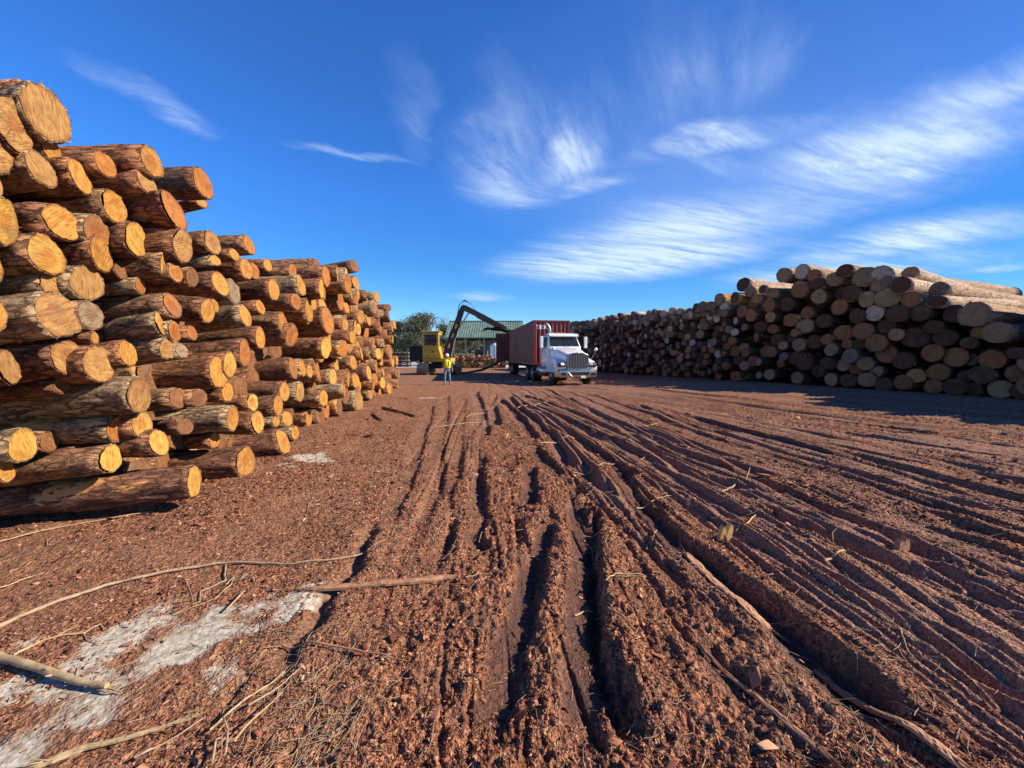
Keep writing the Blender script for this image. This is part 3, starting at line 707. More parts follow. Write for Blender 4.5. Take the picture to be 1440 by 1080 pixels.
# ------------------------------------------------------------------ logs
def make_log_mats():
    m, t, b = newmat("pine_bark")
    lc = t.attr('lc', 'Vector'); rn = t.attr('rnd'); bt = t.attr('btint', 'Color'); W = t.math('MULTIPLY', rn, 37.0)
    p = t.scl(lc, (.30, 1, 1)); off = t.node('ShaderNodeCombineXYZ'); t.set(off.inputs[0], W)
    p = t.vmath('ADD', p, off.outputs[0])
    wp = t.vmath('SCALE', t.vmath('SUBTRACT', t.noise(p, 11, 5, .7, color=True), (.5, .5, .5)), scale=.17)
    pw = t.vmath('ADD', p, wp)
    ed = t.voro(pw, 17, 'DISTANCE_TO_EDGE'); plate = t.voro(pw, 17, 'F1', 1)
    sp = t.node('ShaderNodeSeparateColor'); t.l.new(plate, sp.inputs[0])
    fl = t.noise(t.scl(lc, (.30, 1, 1)), 34, 7, .74, .6, w=W)
    furrow = t.mr(ed, .0, .16)
    c = t.mix(sp.outputs[0], t.mix(1.0, bt, (.62, .58, .58), 'MULTIPLY'), t.mix(1.0, bt, (1.35, 1.28, 1.2), 'MULTIPLY'))
    c = t.mix(t.mr(fl, .48, .66, 0, .75), c, t.mix(1.0, bt, (2.0, 1.95, 1.85), 'MULTIPLY'))
    c = t.mix(t.mr(fl, .5, .3, 0, .7), c, t.mix(1.0, bt, (.38, .30, .30), 'MULTIPLY'))
    c = t.mix(t.math('MULTIPLY', t.mr(furrow, 0, 1, .8, 0), t.mr(t.noise(p, 6, 3, .6), .4, .62)), c, (.035, .018, .014))
    # worn patches where the bark is scraped off, as much as each log shows
    sk = t.attr('scrape')
    pn = t.noise(t.scl(lc, (.5, 1, 1)), 4.2, 5, .62, .4, w=W)
    pm = t.mr(pn, t.math('SUBTRACT', .80, sk), t.math('SUBTRACT', .84, sk))
    wood = t.mix(t.mr(t.noise(t.scl(lc, (.12, 1, 1)), 30, 4, .6, w=W), .35, .65), (.50, .20, .065), (.66, .36, .13))
    c = t.mix(pm, c, wood)
    t.set(b.inputs['Base Color'], c); b.inputs['Roughness'].default_value = .92; b.inputs['Specular IOR Level'].default_value = .2
    hh = t.math('ADD', t.math('MULTIPLY', furrow, 1.0), t.math('MULTIPLY', fl, .9))
    hh = t.math('SUBTRACT', hh, t.math('MULTIPLY', pm, .5))
    t.set(b.inputs['Normal'], t.bump(hh, t.math('SUBTRACT', .95, t.math('MULTIPLY', pm, .7)), .022))
    bark = m
    m, t, b = newmat("sawn_wood")
    lc = t.attr('lc', 'Vector'); rn = t.attr('rnd'); tn = t.attr('tint', 'Color'); W = t.math('MULTIPLY', rn, 51.0)
    rg = t.attr('ring', 'Vector')       # (0, y, z) about the pith, scaled by the radius
    s = t.node('ShaderNodeSeparateXYZ'); t.l.new(rg, s.inputs[0]); rad = s.outputs[0]
    wob = t.noise(lc, 6, 3, .5, w=W)
    ringv = t.math('ADD', t.math('MULTIPLY', rad, t.mr(rn, 0, 1, 60, 95, False)), t.math('MULTIPLY', wob, 7.0))
    rings = t.math('SINE', ringv)
    # saw scores run straight over the face
    an = t.math('MULTIPLY', rn, 40.0)
    ca = t.math('COSINE', an); sa = t.math('SINE', an)
    sep = t.node('ShaderNodeSeparateXYZ'); t.l.new(lc, sep.inputs[0])
    uu = t.math('ADD', t.math('MULTIPLY', sep.outputs[1], ca), t.math('MULTIPLY', sep.outputs[2], sa))
    vv = t.math('SUBTRACT', t.math('MULTIPLY', sep.outputs[2], ca), t.math('MULTIPLY', sep.outputs[1], sa))
    cv = t.node('ShaderNodeCombineXYZ'); t.set(cv.inputs[0], t.math('MULTIPLY', uu, 6.0)); t.set(cv.inputs[1], vv)
    saw = t.noise(cv.outputs[0], 13, 5, .68, .1, w=W)
    st = t.noise(lc, 9, 5, .62, w=W)
    c = t.mix(t.mr(rings, -1, 1, 0, .30), tn, t.mix(1.0, tn, (.70, .55, .42), 'MULTIPLY'))
    c = t.mix(t.mr(saw, .46, .62, 0, .78), c, t.mix(1.0, tn, (.46, .32, .22), 'MULTIPLY'))
    c = t.mix(t.mr(saw, .48, .3, 0, .5), c, t.mix(1.0, tn, (1.22, 1.24, 1.3), 'MULTIPLY'))
    c = t.mix(t.mr(st, .48, .72, 0, .6), c, t.mix(1.0, tn, (.62, .46, .36), 'MULTIPLY'))
    wz = t.mr(t.noise(lc, 4.0, 5, .62, .4, w=t.math('ADD', W, 5.0)), t.mr(rn, 0, 1, .62, .40, False), t.mr(rn, 0, 1, .76, .56, False), 0, .62)
    c = t.mix(wz, c, t.mix(.5, t.mix(1.0, tn, (.55, .55, .70), 'MULTIPLY'), (.20, .145, .095)))
    c = t.mix(t.mr(t.noise(lc, 3.2, 4, .6, .5, w=t.math('ADD', W, 9.0)), .50, .68, 0, .6), c, t.mix(1.0, tn, (.45, .34, .30), 'MULTIPLY'))
    heart = t.mr(t.math('ADD', rad, t.math('MULTIPLY', wob, .08)), .13, .07)
    # checks that run out from the pith, and a dirty rim
    cv2 = t.node('ShaderNodeCombineXYZ'); t.set(cv2.inputs[1], sep.outputs[1]); t.set(cv2.inputs[2], sep.outputs[2])
    dr = t.noise(t.vmath('NORMALIZE', cv2.outputs[0]), 2.6, 3, .7, .0, w=W)
    rel = s.outputs[1]
    crk = t.math('MULTIPLY', t.mr(t.math('ABSOLUTE', t.math('SUBTRACT', dr, .5)), .022, .004), t.mr(t.math('ADD', rel, t.math('MULTIPLY', wob, .6)), 1.15, .55))
    c = t.mix(t.math('MULTIPLY', crk, t.mr(rn, .3, .7, .15, .8)), c, (.05, .028, .018))
    c = t.mix(t.math('MULTIPLY', t.mr(t.math('ADD', rel, t.math('MULTIPLY', t.math('SUBTRACT', st, .5), .5)), .78, 1.02), .7), c, t.mix(1.0, tn, (.40, .28, .22), 'MULTIPLY'))
    c = t.mix(t.math('MULTIPLY', heart, t.mr(rn, .35, .75, 0, .55)), c, t.mix(1.0, tn, (.66, .36, .26), 'MULTIPLY'))
    t.set(b.inputs['Base Color'], c); b.inputs['Roughness'].default_value = .8; b.inputs['Specular IOR Level'].default_value = .25
    t.set(b.inputs['Normal'], t.bump(t.math('ADD', saw, t.math('MULTIPLY', rings, .08)), .75, .012))
    return bark, m
M_bark, M_cut = make_log_mats()

def v3(x, y, z, seed):
    return (vn2(x+z*.73, y-z*.61, seed)+vn2(y+11.3+x*.31, z+x*.57, seed+1))*.5
def log_arrays(L, hi):
    """L: dict(r, len, tilt_y, tilt_z, seed, taper, bend). Local frame: sawn end at x = 0, the stem runs along -X."""
    r, ln, sd_ = L['r'], L['len'], L['seed']; rs = np.random.RandomState(sd_)
    ns, nl, nc = hi
    # rings dense near the sawn end
    f = np.linspace(0, 1, nl)**(1.35 if nl < 30 else 1.1); xs = -f*ln
    th = np.linspace(0, 2*math.pi, ns, endpoint=False)
    lob = sum(rs.uniform(.008, .035)*np.cos(k*th+rs.uniform(0, 6.28))*(1.6/k) for k in (2, 3, 4, 5))
    el = 1+lob
    X, T = np.meshgrid(xs, th, indexing='ij')
    rad = r*el[None]*(1+L['taper']*X/ln)
    cy, sy = np.cos(T), np.sin(T)
    so = (sd_ % 97)*3.7
    if nl > 6:
        rough = min(.045, .17*r)
        n1 = v3(X*2.2+so, cy*r*9, sy*r*9, 3)-.5; n2 = v3(X*5+so, cy*r*22, sy*r*22, 4)-.5; n3 = v3(X*11+so, cy*r*48, sy*r*48, 5)-.5
        rad = rad + rough*(1.0*n1+.9*n2+(.8*n3 if ns >= 28 else 0))
        # old branch stubs and swellings
        for _ in range(rs.randint(0, 4)):
            kx, kt = -rs.uniform(.3, ln*.8), rs.uniform(0, 6.28); d = ((X-kx)/.10)**2+((np.angle(np.exp(1j*(T-kt))))*r/.07)**2
            rad = rad + .025*np.exp(-d)
    bx = L['bend']; YB = bx[0]*(X/ln)**2*ln; ZB = bx[1]*(X/ln)**2*ln
    Yv = rad*cy+YB; Zv = rad*sy+ZB
    ty, tz = math.tan(L['tilt_y']), math.tan(L['tilt_z'])
    cutx = Yv*ty+Zv*tz
    wcut = sst(min(1.2, ln*.5), 0, -X)
    Xv = X+cutx*wcut
    if ns >= 16: Xv[0] += (v3(cy[0]*r*40, sy[0]*r*40, X[0]*0+so, 9)-.5)*.022*min(1, r*4)     # torn bark at the saw line
    V = np.stack([Xv, Yv, Zv], -1).reshape(-1, 3)
    i = np.arange(nl-1)[:, None]*ns; j = np.arange(ns)[None]; j2 = (j+1) % ns
    # theta counter-clockwise about +X; outward normal
    Fq = np.stack([i+j, i+j2, i+ns+j2, i+ns+j], -1).reshape(-1, 4)[:, ::-1]
    bt = max(.03, .016/r)
    inner = V[:ns].copy(); inner[:, 1:] *= (1-bt); inner[:, 0] = inner[:, 1]*ty+inner[:, 2]*tz-.002
    b0 = len(V); V = np.vstack([V, inner]); jj = np.arange(ns); rim = np.stack([jj, b0+jj, b0+(jj+1) % ns, (jj+1) % ns], 1)[:, ::-1]
    rear = ((nl-1)*ns+np.arange(ns))
    # the sawn face
    rr = np.linspace(1, 0, nc+1)[:-1]; cap = []
    e0 = V[:ns, 1:]*(1-bt*.75)
    for q in rr: cap.append(np.stack([np.zeros(ns), e0[:, 0]*q, e0[:, 1]*q], 1))
    cap = np.vstack(cap+[np.zeros((1, 3))])
    rg = np.zeros_like(cap); pith = rs.uniform(-.12, .12, 2)*r
    rg[:, 0] = np.hypot(cap[:, 1]-pith[0], cap[:, 2]-pith[1]); rg[:, 1] = np.hypot(cap[:, 1], cap[:, 2])/r; rg[:, 2] = r
    step = np.zeros(len(cap))
    if nc >= 4:
        a = rs.uniform(0, 6.28); u = cap[:, 1]*math.cos(a)+cap[:, 2]*math.sin(a)
        step = sst(.25*r, .32*r, u)*rs.choice([0, 0, .012, .025])*min(1, r*4) + (v3(cap[:, 1]*14, cap[:, 2]*14, cap[:, 0]*0+so, 8)-.5)*.012*np.clip((r-np.hypot(cap[:, 1], cap[:, 2]))/r*6, 0, 1)
    cap[:, 0] = cap[:, 1]*ty+cap[:, 2]*tz+.004+step
    i = np.arange(nc-1)[:, None]*ns
    Fc = np.stack([i+j, i+ns+j, i+ns+j2, i+j2], -1).reshape(-1, 4)[:, ::-1] if nc > 1 else np.zeros((0, 4), int)
    Fc = Fc[:, ::-1] if False else Fc
    last = (nc-1)*ns; Ft = np.stack([last+jj, last+(jj+1) % ns, np.full(ns, nc*ns)], 1)
    return V, Fq, rim, rear, cap, Fc, Ft, rg

def log_matrix(L):
    d = Vector(L['dir']).normalized(); up = Vector((0, 0, 1)); y = up.cross(d).normalized(); z = d.cross(y)
    M = Matrix((d, y, z)).transposed().to_4x4()
    M = M @ Matrix.Rotation(L['roll'], 4, 'X') if False else M
    M.translation = Vector(L['pos']); return M

def facing_tilt(L, hw):     # the slant of the cut that gives the end its width in the photo
    d = Vector(L['dir']).normalized(); y = Vector((0, 0, 1)).cross(d).normalized(); z = d.cross(y); c = Vector(L['pos']); r = L['r']
    best = (1e9, 0)
    for k in range(-14, 19):
        a = R(2.5*k); mx = []
        for q in range(16):
            t_ = q*math.pi/8; yy, zz = r*math.cos(t_), r*math.sin(t_)
            p = c+y*yy+z*zz+d*(yy*math.tan(a)); mx.append(proj(p)[0])
        wdt = (max(mx)-min(mx))/2
        e = abs(wdt-hw)+abs(k)*.08
        if e < best[0]: best = (e, a)
    return best[1]

def lerp_tab(tab):
    xs = [a for a, _ in tab]; ys = [b for _, b in tab]
    return lambda s: float(np.interp(s, xs, ys))
B0 = Vector((18.5, 15.3, 0)); BL = Vector((-.357, .934, 0)).normalized(); BN = Vector((-BL.y, BL.x, 0))   # face looks to -X
sB = lambda y: (y-B0.y)/BL.y
topB = lerp_tab([(sB(6.5), 6.3), (sB(13), 6.3), (sB(14.0), 4.6), (sB(14.5), 3.4), (sB(15.2), 3.7), (sB(16.0), 4.4), (sB(17), 5.0), (sB(18), 5.9), (sB(20), 6.3), (sB(23), 6.5), (sB(25.2), 6.0), (sB(26.5), 5.8), (sB(30), 5.6), (sB(36), 5.9), (sB(41), 6.0), (sB(47), 6.0), (sB(50), 5.4)])
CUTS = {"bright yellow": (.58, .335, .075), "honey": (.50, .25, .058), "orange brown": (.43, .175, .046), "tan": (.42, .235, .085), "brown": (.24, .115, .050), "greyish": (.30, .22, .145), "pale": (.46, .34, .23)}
CUTS_SHADED = {"honey": (.50, .25, .095), "orange brown": (.34, .13, .052), "tan": (.40, .225, .115), "brown": (.125, .052, .026), "greyish": (.24, .165, .115), "pale": (.60, .44, .32)}  # ends of the shaded stack, browns darkened to carry its shade
BARKS_GAP_SHADE = [(.16, .09, .06), (.12, .07, .05), (.20, .12, .08)]  # shade of the gaps put into the bark colour below the crest
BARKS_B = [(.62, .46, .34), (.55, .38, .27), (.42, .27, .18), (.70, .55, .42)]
BARKS = [(.32, .155, .088), (.25, .125, .08), (.36, .21, .125), (.34, .165, .09), (.38, .28, .18)]
LOGS = []
def add_log(pile, pos, r, d, hw=None, tone=None, ln=None, key=None, bt=None, scrape=None, taper=None, bend=None, tz=None, ty=None):
    sd_ = len(LOGS)+1; q = random.Random(sd_*7+3)
    if tone is None:
        tone = (q.choices(["bright yellow", "honey", "orange brown", "tan", "brown"], [.12, .38, .30, .12, .08]) if pile == 'sunlit'
                else q.choices(["orange brown", "tan", "brown", "greyish", "pale", "honey"], [.28, .18, .36, .08, .05, .05]))[0]
    L = dict(pile=pile, pos=tuple(pos), r=r, dir=tuple(d), seed=sd_, tone=tone, roll=q.uniform(0, 6.28), key=key,
             len=ln if ln else (q.uniform(5.2, 6.4) if pile == 'sunlit' else q.uniform(13, 17)),
             taper=taper if taper is not None else q.uniform(-.05, .2), bend=bend if bend is not None else (q.gauss(0, .016), q.gauss(0, .010)),
             tilt_y=0.0, tilt_z=tz if tz is not None else R(q.gauss(0, 5)), rnd=q.random(),
             scrape=scrape if scrape is not None else max(0, q.gauss(.06, .1)), bt=q.choice(BARKS_B if pos[2]+r > topB((Vector(pos)-B0).dot(BL))-1.0 else BARKS_GAP_SHADE) if pile == 'shaded' else (BARKS[bt] if bt is not None else q.choice(BARKS)))
    L['tilt_y'] = ty if ty is not None else (facing_tilt(L, hw) if hw else R(q.gauss(2, 9)))
    k = q.uniform(.88, 1.1); L['tint'] = tuple(min(.85, c*k) for c in (CUTS if pile != 'shaded' else CUTS_SHADED)[tone]); LOGS.append(L); return L

def az(deg, pitch=0): a, p = R(deg), R(pitch); return Vector((math.sin(a)*math.cos(p), math.cos(a)*math.cos(p), math.sin(p)))
# ---- the sunlit stack -----------------------------------------------------
A0 = ground(283, 702); A1 = ground(550, 549); AL = (A1-A0); AL.z = 0; AL.normalize(); AN = Vector((AL.y, -AL.x, 0))
BAT = .10
def on_face(u, v, protr, P0, N):
    # ray meets the leaning face: N.(p-P0) = protr - BAT*p.z
    d = ray(u, v); o = Vector((0, 0, CH)); NN = N+Vector((0, 0, BAT))
    if N is AN and u < 283:      # the near corner of the stack turns away
        y0 = 2.70 if v < 565 else 3.0
        Y = y0+(4.0-y0)*max(u, -60)/283-protr*.35
        p = o+d*Y; return o+d*(Y+.07*p.z)
    return o+d*((protr+NN.dot(P0)-NN.dot(o))/NN.dot(d))
T = [  # photo position of each sawn end: x, y, half width, half height, optional colour, extras
 (65,160,38,36,"tan",dict(p=.10,k="large tan log with a slanting saw scored end, topmost of the sunlit stack",a=98,e=2)), (44,140,22,22,"honey",dict(p=-.25,k="log with a lit rim peeking out behind the topmost log of the sunlit stack")),
 (18,176,33,36,"tan",dict(p=.10,k="big slanted tan log end at the frame edge, just below the topmost log",a=98)), (-14,196,30,42,"tan",dict(p=.15)), (58,238,24,24,"tan",dict(p=.12,k="tan log end hanging under the topmost logs of the sunlit stack")), (72,211,17,16,"honey",dict(p=-.2)),
 (113,249,17,24,"honey",dict(p=.05)), (148,231,17,18,"orange brown",dict(p=.05,k="dark barked log silhouetted on the crest, first beyond the topmost pair")),
 (213,228,18,21,"honey",dict(p=.05,k="dark barked log with a honey end against the sky, second beyond the topmost pair")), (207,258,15,18,"tan",dict(p=.0)),
 (286,258,15,21,"orange brown",dict(p=.12,k="log jutting out farthest against the sky at the top step of the sunlit stack",b=1)), (284,285,9,8,"tan",dict(p=-.1)),
 (244,296,18,27,"orange brown",dict(p=.1,k="thick dark log with a brown round end under the jutting log",b=1)), (161,291,19,23,"honey",{}), (87,313,29,25,"honey",dict(p=.1)), (6,312,22,33,"bright yellow",dict(p=.1)),
 (136,326,20,23,"orange brown",{}), (193,338,19,24,"bright yellow",{}), (257,346,15,24,"tan",dict(p=.1)), (299,342,13,17,"tan",{}), (66,359,28,28,"bright yellow",dict(p=.1)),
 (142,358,16,25,"honey",{}), (122,398,26,25,"tan",{}), (233,373,8,19,"bright yellow",{}), (247,384,11,14,"honey",{}), (302,366,9,8,"honey",{}), (310,399,12,18,"honey",dict(b=1)), (329,410,9,18,"greyish",dict(p=-.15)),
 (78,398,26,21,"tan",dict(p=-.05)), (82,443,34,32,"tan",dict(p=.2,k="large log with clear growth rings on its tan end, frame edge of sunlit stack",b=4)), (12,517,15,26,"tan",{}), (127,443,20,21,"greyish",{}),
 (242,430,14,18,"orange brown",{}), (292,437,11,18,"honey",{}), (226,455,10,18,"bright yellow",dict(b=4)), (245,466,10,16,"orange brown",{}), (95,503,25,25,"tan",{}), (140,512,23,27,"tan",dict(p=.1)),
 (180,497,14,19,"honey",{}), (237,490,14,17,"tan",{}), (255,493,10,12,"greyish",{}), (133,475,7,10,"honey",{}), (87,541,14,13,"brown",dict(p=-.3)), (196,556,18,27,"tan",dict(p=.15,k="long rough barked log reaching across to a saw scored end, above the yellow round log",b=4)),
 (200,597,15,19,"bright yellow",{}), (167,602,19,20,"orange brown",{}), (32,627,23,25,"bright yellow",dict(p=.22,k="bright yellow round log end at the frame edge, low in the sunlit stack",b=4)), (9,663,13,17,"bright yellow",dict(p=.05)), (223,622,14,20,"bright yellow",{}),
 (155,645,19,21,"bright yellow",dict(p=.1)), (273,677,11,24,"bright yellow",dict(p=.28,k="lowest nearest log with long scraped orange patches, lying on the ground",s=.255,a=80,e=3.5,tz=.05)),
 (307,523,13,24,"honey",dict(p=.05,b=0)), (319,551,8,15,"honey",{}), (197,402,8,12,"orange brown",dict(p=-.2)), (302,619,8,12,"honey",dict(p=-.15)), (250,560,14,16,"brown",dict(p=-.4)), (345,648,14,22,"honey",dict(p=.1,a=82)), (398,625,8,20,"honey",dict(p=.12,a=82)),
 (346,378,9,15,"honey",{}), (357,381,7,12,"orange brown",{}), (376,373,7,9,"honey",{}), (350,344,8,14,"orange brown",dict(k="short step log silhouetted above the lower crest of the sunlit stack")), (329,358,8,9,"honey",{}), (384,407,8,16,"honey",{}), (423,401,6,15,"honey",{}), (447,402,5,11,"honey",{}),
 (411,380,6,9,"orange brown",{}), (498,374,6,9,"brown",dict(p=.05,k="long dark log lying along the crest of the lower part of the sunlit stack",a=95,e=8,b=1)), (416,424,8,12,"orange brown",{}), (302,430,6,10,"honey",{}),
 (345,444,9,16,"honey",{}), (366,432,7,11,"honey",{}), (398,455,7,17,"orange brown",{}), (410,472,8,16,"orange brown",{}), (461,451,9,20,"orange brown",dict(p=.1)), (366,475,7,17,"honey",{}), (344,496,9,20,"orange brown",{}),
 (478,421,5,16,"orange brown",{}), (486,431,4,11,"honey",{}), (507,446,5,10,"honey",{}), (514,424,4,9,"orange brown",{}), (485,457,4,10,"honey",{}), (504,463,4,9,"bright yellow",{}), (492,484,5,12,"tan",{}), (452,494,7,15,"honey",dict(b=4)), (461,472,4,11,"honey",{}),
 (477,496,6,10,"tan",{}), (323,513,10,19,"bright yellow",{}), (412,518,6,16,"orange brown",{}), (425,517,5,12,"honey",{}), (468,530,5,12,"bright yellow",dict(p=.1,b=4)), (435,522,5,10,"honey",{}), (400,551,8,14,"honey",{}), (422,551,6,14,"bright yellow",{}),
 (355,566,8,13,"bright yellow",{}), (362,593,10,16,"bright yellow",dict(p=.15)), (327,588,9,19,"honey",dict(p=.1,b=4)), (391,570,8,15,"honey",{}), (404,589,7,11,"honey",{}), (388,593,6,8,"honey",{}), (505,568,6,15,"tan",dict(p=.15,k="grey barked log lying low at the far foot of the sunlit stack",b=4,a=84)), (506,591,5,9,"honey",dict(a=84)), (521,551,4,11,"tan",{}),
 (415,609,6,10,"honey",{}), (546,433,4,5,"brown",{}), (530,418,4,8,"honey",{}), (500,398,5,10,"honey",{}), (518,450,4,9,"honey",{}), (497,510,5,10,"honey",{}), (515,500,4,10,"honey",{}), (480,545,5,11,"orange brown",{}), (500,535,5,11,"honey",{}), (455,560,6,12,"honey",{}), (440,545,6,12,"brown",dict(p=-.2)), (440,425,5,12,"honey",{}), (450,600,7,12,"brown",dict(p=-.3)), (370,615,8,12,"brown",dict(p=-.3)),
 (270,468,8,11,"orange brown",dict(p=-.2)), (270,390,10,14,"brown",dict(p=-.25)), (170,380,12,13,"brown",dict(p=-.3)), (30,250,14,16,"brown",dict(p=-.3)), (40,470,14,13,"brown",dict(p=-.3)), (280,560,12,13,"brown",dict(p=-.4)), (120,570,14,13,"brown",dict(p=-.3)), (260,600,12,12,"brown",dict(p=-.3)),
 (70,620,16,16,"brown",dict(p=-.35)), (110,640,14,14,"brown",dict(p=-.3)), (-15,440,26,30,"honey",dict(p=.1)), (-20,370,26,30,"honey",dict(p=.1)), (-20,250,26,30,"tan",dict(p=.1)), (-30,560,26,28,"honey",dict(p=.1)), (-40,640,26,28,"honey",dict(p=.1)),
]
for u, v, hw, hh, tone, ex in T:
    q = random.Random(u*31+v)
    c = on_face(u, v, ex.get('p', q.uniform(-.06, .08))-.03, A0, AN)
    dep = c.y*CP-(c.z-CH)*SP; r = hh*dep/F*.99
    d = az(ex.get('a', q.gauss(90, 5)), ex.get('e', q.gauss(4.0, 2.5)))
    if c.z-r < .0: c.z = r*.9
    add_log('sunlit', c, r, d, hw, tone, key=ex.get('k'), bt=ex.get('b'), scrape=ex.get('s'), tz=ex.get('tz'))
def circ_of(lst, P0, Lv, N): return [((Vector(l['pos'])-P0).dot(Lv), l['pos'][2], l['r']) for l in lst]
def relax(fixed, free, top, s0, s1, seed, it=140, grav=.0025):
    rs = np.random.RandomState(seed)
    Pf = np.array([(a, b) for a, b, _ in free]); Rf = np.array([c for *_, c in free])
    Px = np.array([(a, b) for a, b, _ in fixed]) if fixed else np.zeros((0, 2)); Rx = np.array([c for *_, c in fixed])
    for k in range(it):
        Pf[:, 1] -= grav*(1 if k < it*.6 else .3)
        A = np.vstack([Pf, Px]); RA = np.concatenate([Rf, Rx])
        D = Pf[:, None]-A[None]; dist = np.hypot(D[..., 0], D[..., 1])+1e-9
        ov = np.maximum(0, Rf[:, None]+RA[None]-dist); ov[np.arange(len(Pf)), np.arange(len(Pf))] = 0
        w_ = np.ones(len(A)); w_[:len(Pf)] = .5
        Pf += (D/dist[..., None]*(ov*w_*.9)[..., None]).sum(1).clip(-.15, .15)
        Pf[:, 1] = np.maximum(Pf[:, 1], Rf*.95); Pf[:, 0] = Pf[:, 0].clip(s0, s1)
        tp = np.array([top(s) for s in Pf[:, 0]])
        Pf[:, 1] = np.minimum(Pf[:, 1], np.maximum(tp-Rf, Rf*.95))
    return [(Pf[i, 0], Pf[i, 1], Rf[i]) for i in range(len(Pf))]
def fill(s0, s1, top, rlo, rhi, fixed, seed, dens):
    q = random.Random(seed); out = []; area = 0
    tot = sum(max(0, top(s0+(s1-s0)*(i+.5)/200))*(s1-s0)/200 for i in range(200))
    fx = list(fixed); tries = 0
    area = sum(math.pi*r*r for s, h, r in fixed if s0 < s < s1)
    while area < tot*dens and tries < 60000:
        tries += 1; s = q.uniform(s0, s1); h = q.uniform(.1, 1)*top(s); r = q.triangular(rlo, rhi, rlo*.6+rhi*.4)
        if h+r > top(s)+.05: continue
        if any((s-a)**2+(h-b)**2 < ((r+c)*.72)**2 for a, b, c in fx): continue
        fx.append((s, h, r)); out.append((s, h, r)); area += math.pi*r*r
    return relax(fixed, out, top, s0, s1, seed) if out else []
sA = lambda y: (y-A0.y)/AL.y
topA = lerp_tab([(sA(1.2), 3.0), (sA(2.6), 3.1), (sA(3.6), 3.0), (sA(4.6), 2.8), (sA(5.5), 2.75), (sA(6.6), 2.9), (sA(8), 3.2), (sA(11), 4.35), (sA(13), 4.3), (sA(15), 4.1), (sA(19), 3.9), (sA(21.5), 3.6)])
fixedA = circ_of(LOGS, A0, AL, AN); nTr = len(LOGS)
def put_face(pile, lst, P0, Lv, N, prot, mu_az, sd_az, mu_e, sd_e, seed, **kw):
    q = random.Random(seed)
    tyr = kw.pop('tyr', None)
    for s, h, r in lst:
        p = P0+Lv*s+N*(q.uniform(*prot)-BAT*h); p.z = h
        if tyr: kw['ty'] = R(q.gauss(*tyr))
        add_log(pile, p, r, az(q.gauss(mu_az, sd_az), q.gauss(mu_e, sd_e)), **kw)
procA = fill(sA(8.6), sA(21), topA, .16, .32, fixedA, 3, .74)
put_face('sunlit', procA, A0, AL, AN, (-.75, .35), 83, 4, 3, 2.5, 21, tyr=(-5, 7))
backA = fill(sA(4.4), sA(21), lambda s: topA(s)-.25, .16, .28, [], 8, .72); put_face('sunlit', backA, A0, AL, AN, (-.95, -.55), 89, 3, 2, 2, 23, tone="brown")  # recessed filler logs, all brown so the gaps look shaded
# ---- the shaded stack -----------------------------------------------------
BAT_B = .06
def on_faceB(u, v, protr):
    d = ray(u, v); o = Vector((0, 0, CH)); NN = BN+Vector((0, 0, BAT_B))
    return o+d*((protr+NN.dot(B0)-NN.dot(o))/NN.dot(d))
z6 = [(15,148,30),(115,135,50,"pale"),(310,180,48,"tan"),(370,130,45,"brown"),(590,155,62,"pale"),(490,165,66,"tan"),(705,215,56,"brown"),(100,240,55,"orange brown"),(218,285,50,"tan"),(410,265,55,"brown"),(505,300,57,"tan"),(628,290,66,"tan"),(765,300,52,"orange brown"),(550,382,55,"pale"),(680,385,60,"brown"),(815,375,60,"brown"),(900,465,46,"brown"),
 (1140,390,84,"tan"),(1275,498,72,"tan"),(340,345,55,"orange brown"),(445,400,50,"brown"),(135,460,50,"tan"),(245,430,46,"brown"),(50,425,45,"orange brown"),(480,490,58,"orange brown"),(360,500,50,"orange brown"),(75,505,25,"orange brown"),(680,510,43,"honey"),(560,560,62,"orange brown"),(790,530,65,"brown"),(970,528,58,"brown"),
 (190,555,46,"brown"),(265,540,38,"orange brown"),(290,600,44,"tan"),(620,625,62,"orange brown"),(720,665,58,"brown"),(895,620,62,"orange brown"),(1035,645,66,"orange brown"),(1250,660,66,"orange brown"),(270,682,42,"brown"),(365,690,44,"tan"),(495,685,48,"tan"),(563,730,37,"honey"),(130,685,46,"brown"),(88,770,40,"tan"),(290,778,45,"tan"),(215,730,40,"brown"),
 (390,785,47,"brown"),(505,780,52,"tan"),(600,818,42,"brown"),(720,795,52,"orange brown"),(800,755,48,"honey"),(930,735,58,"orange brown"),(1190,750,58,"brown"),(900,835,50,"orange brown"),(1022,832,58,"brown"),(1300,836,62,"tan"),(1415,740,62,"orange brown"),(5,575,28,"honey"),(85,650,45,"brown"),(1390,620,40,"brown"),(1110,560,42,"brown"),(1120,660,40,"brown"),(1130,845,48,"brown"),(1430,850,60,"brown"),(1090,760,40,"brown")]
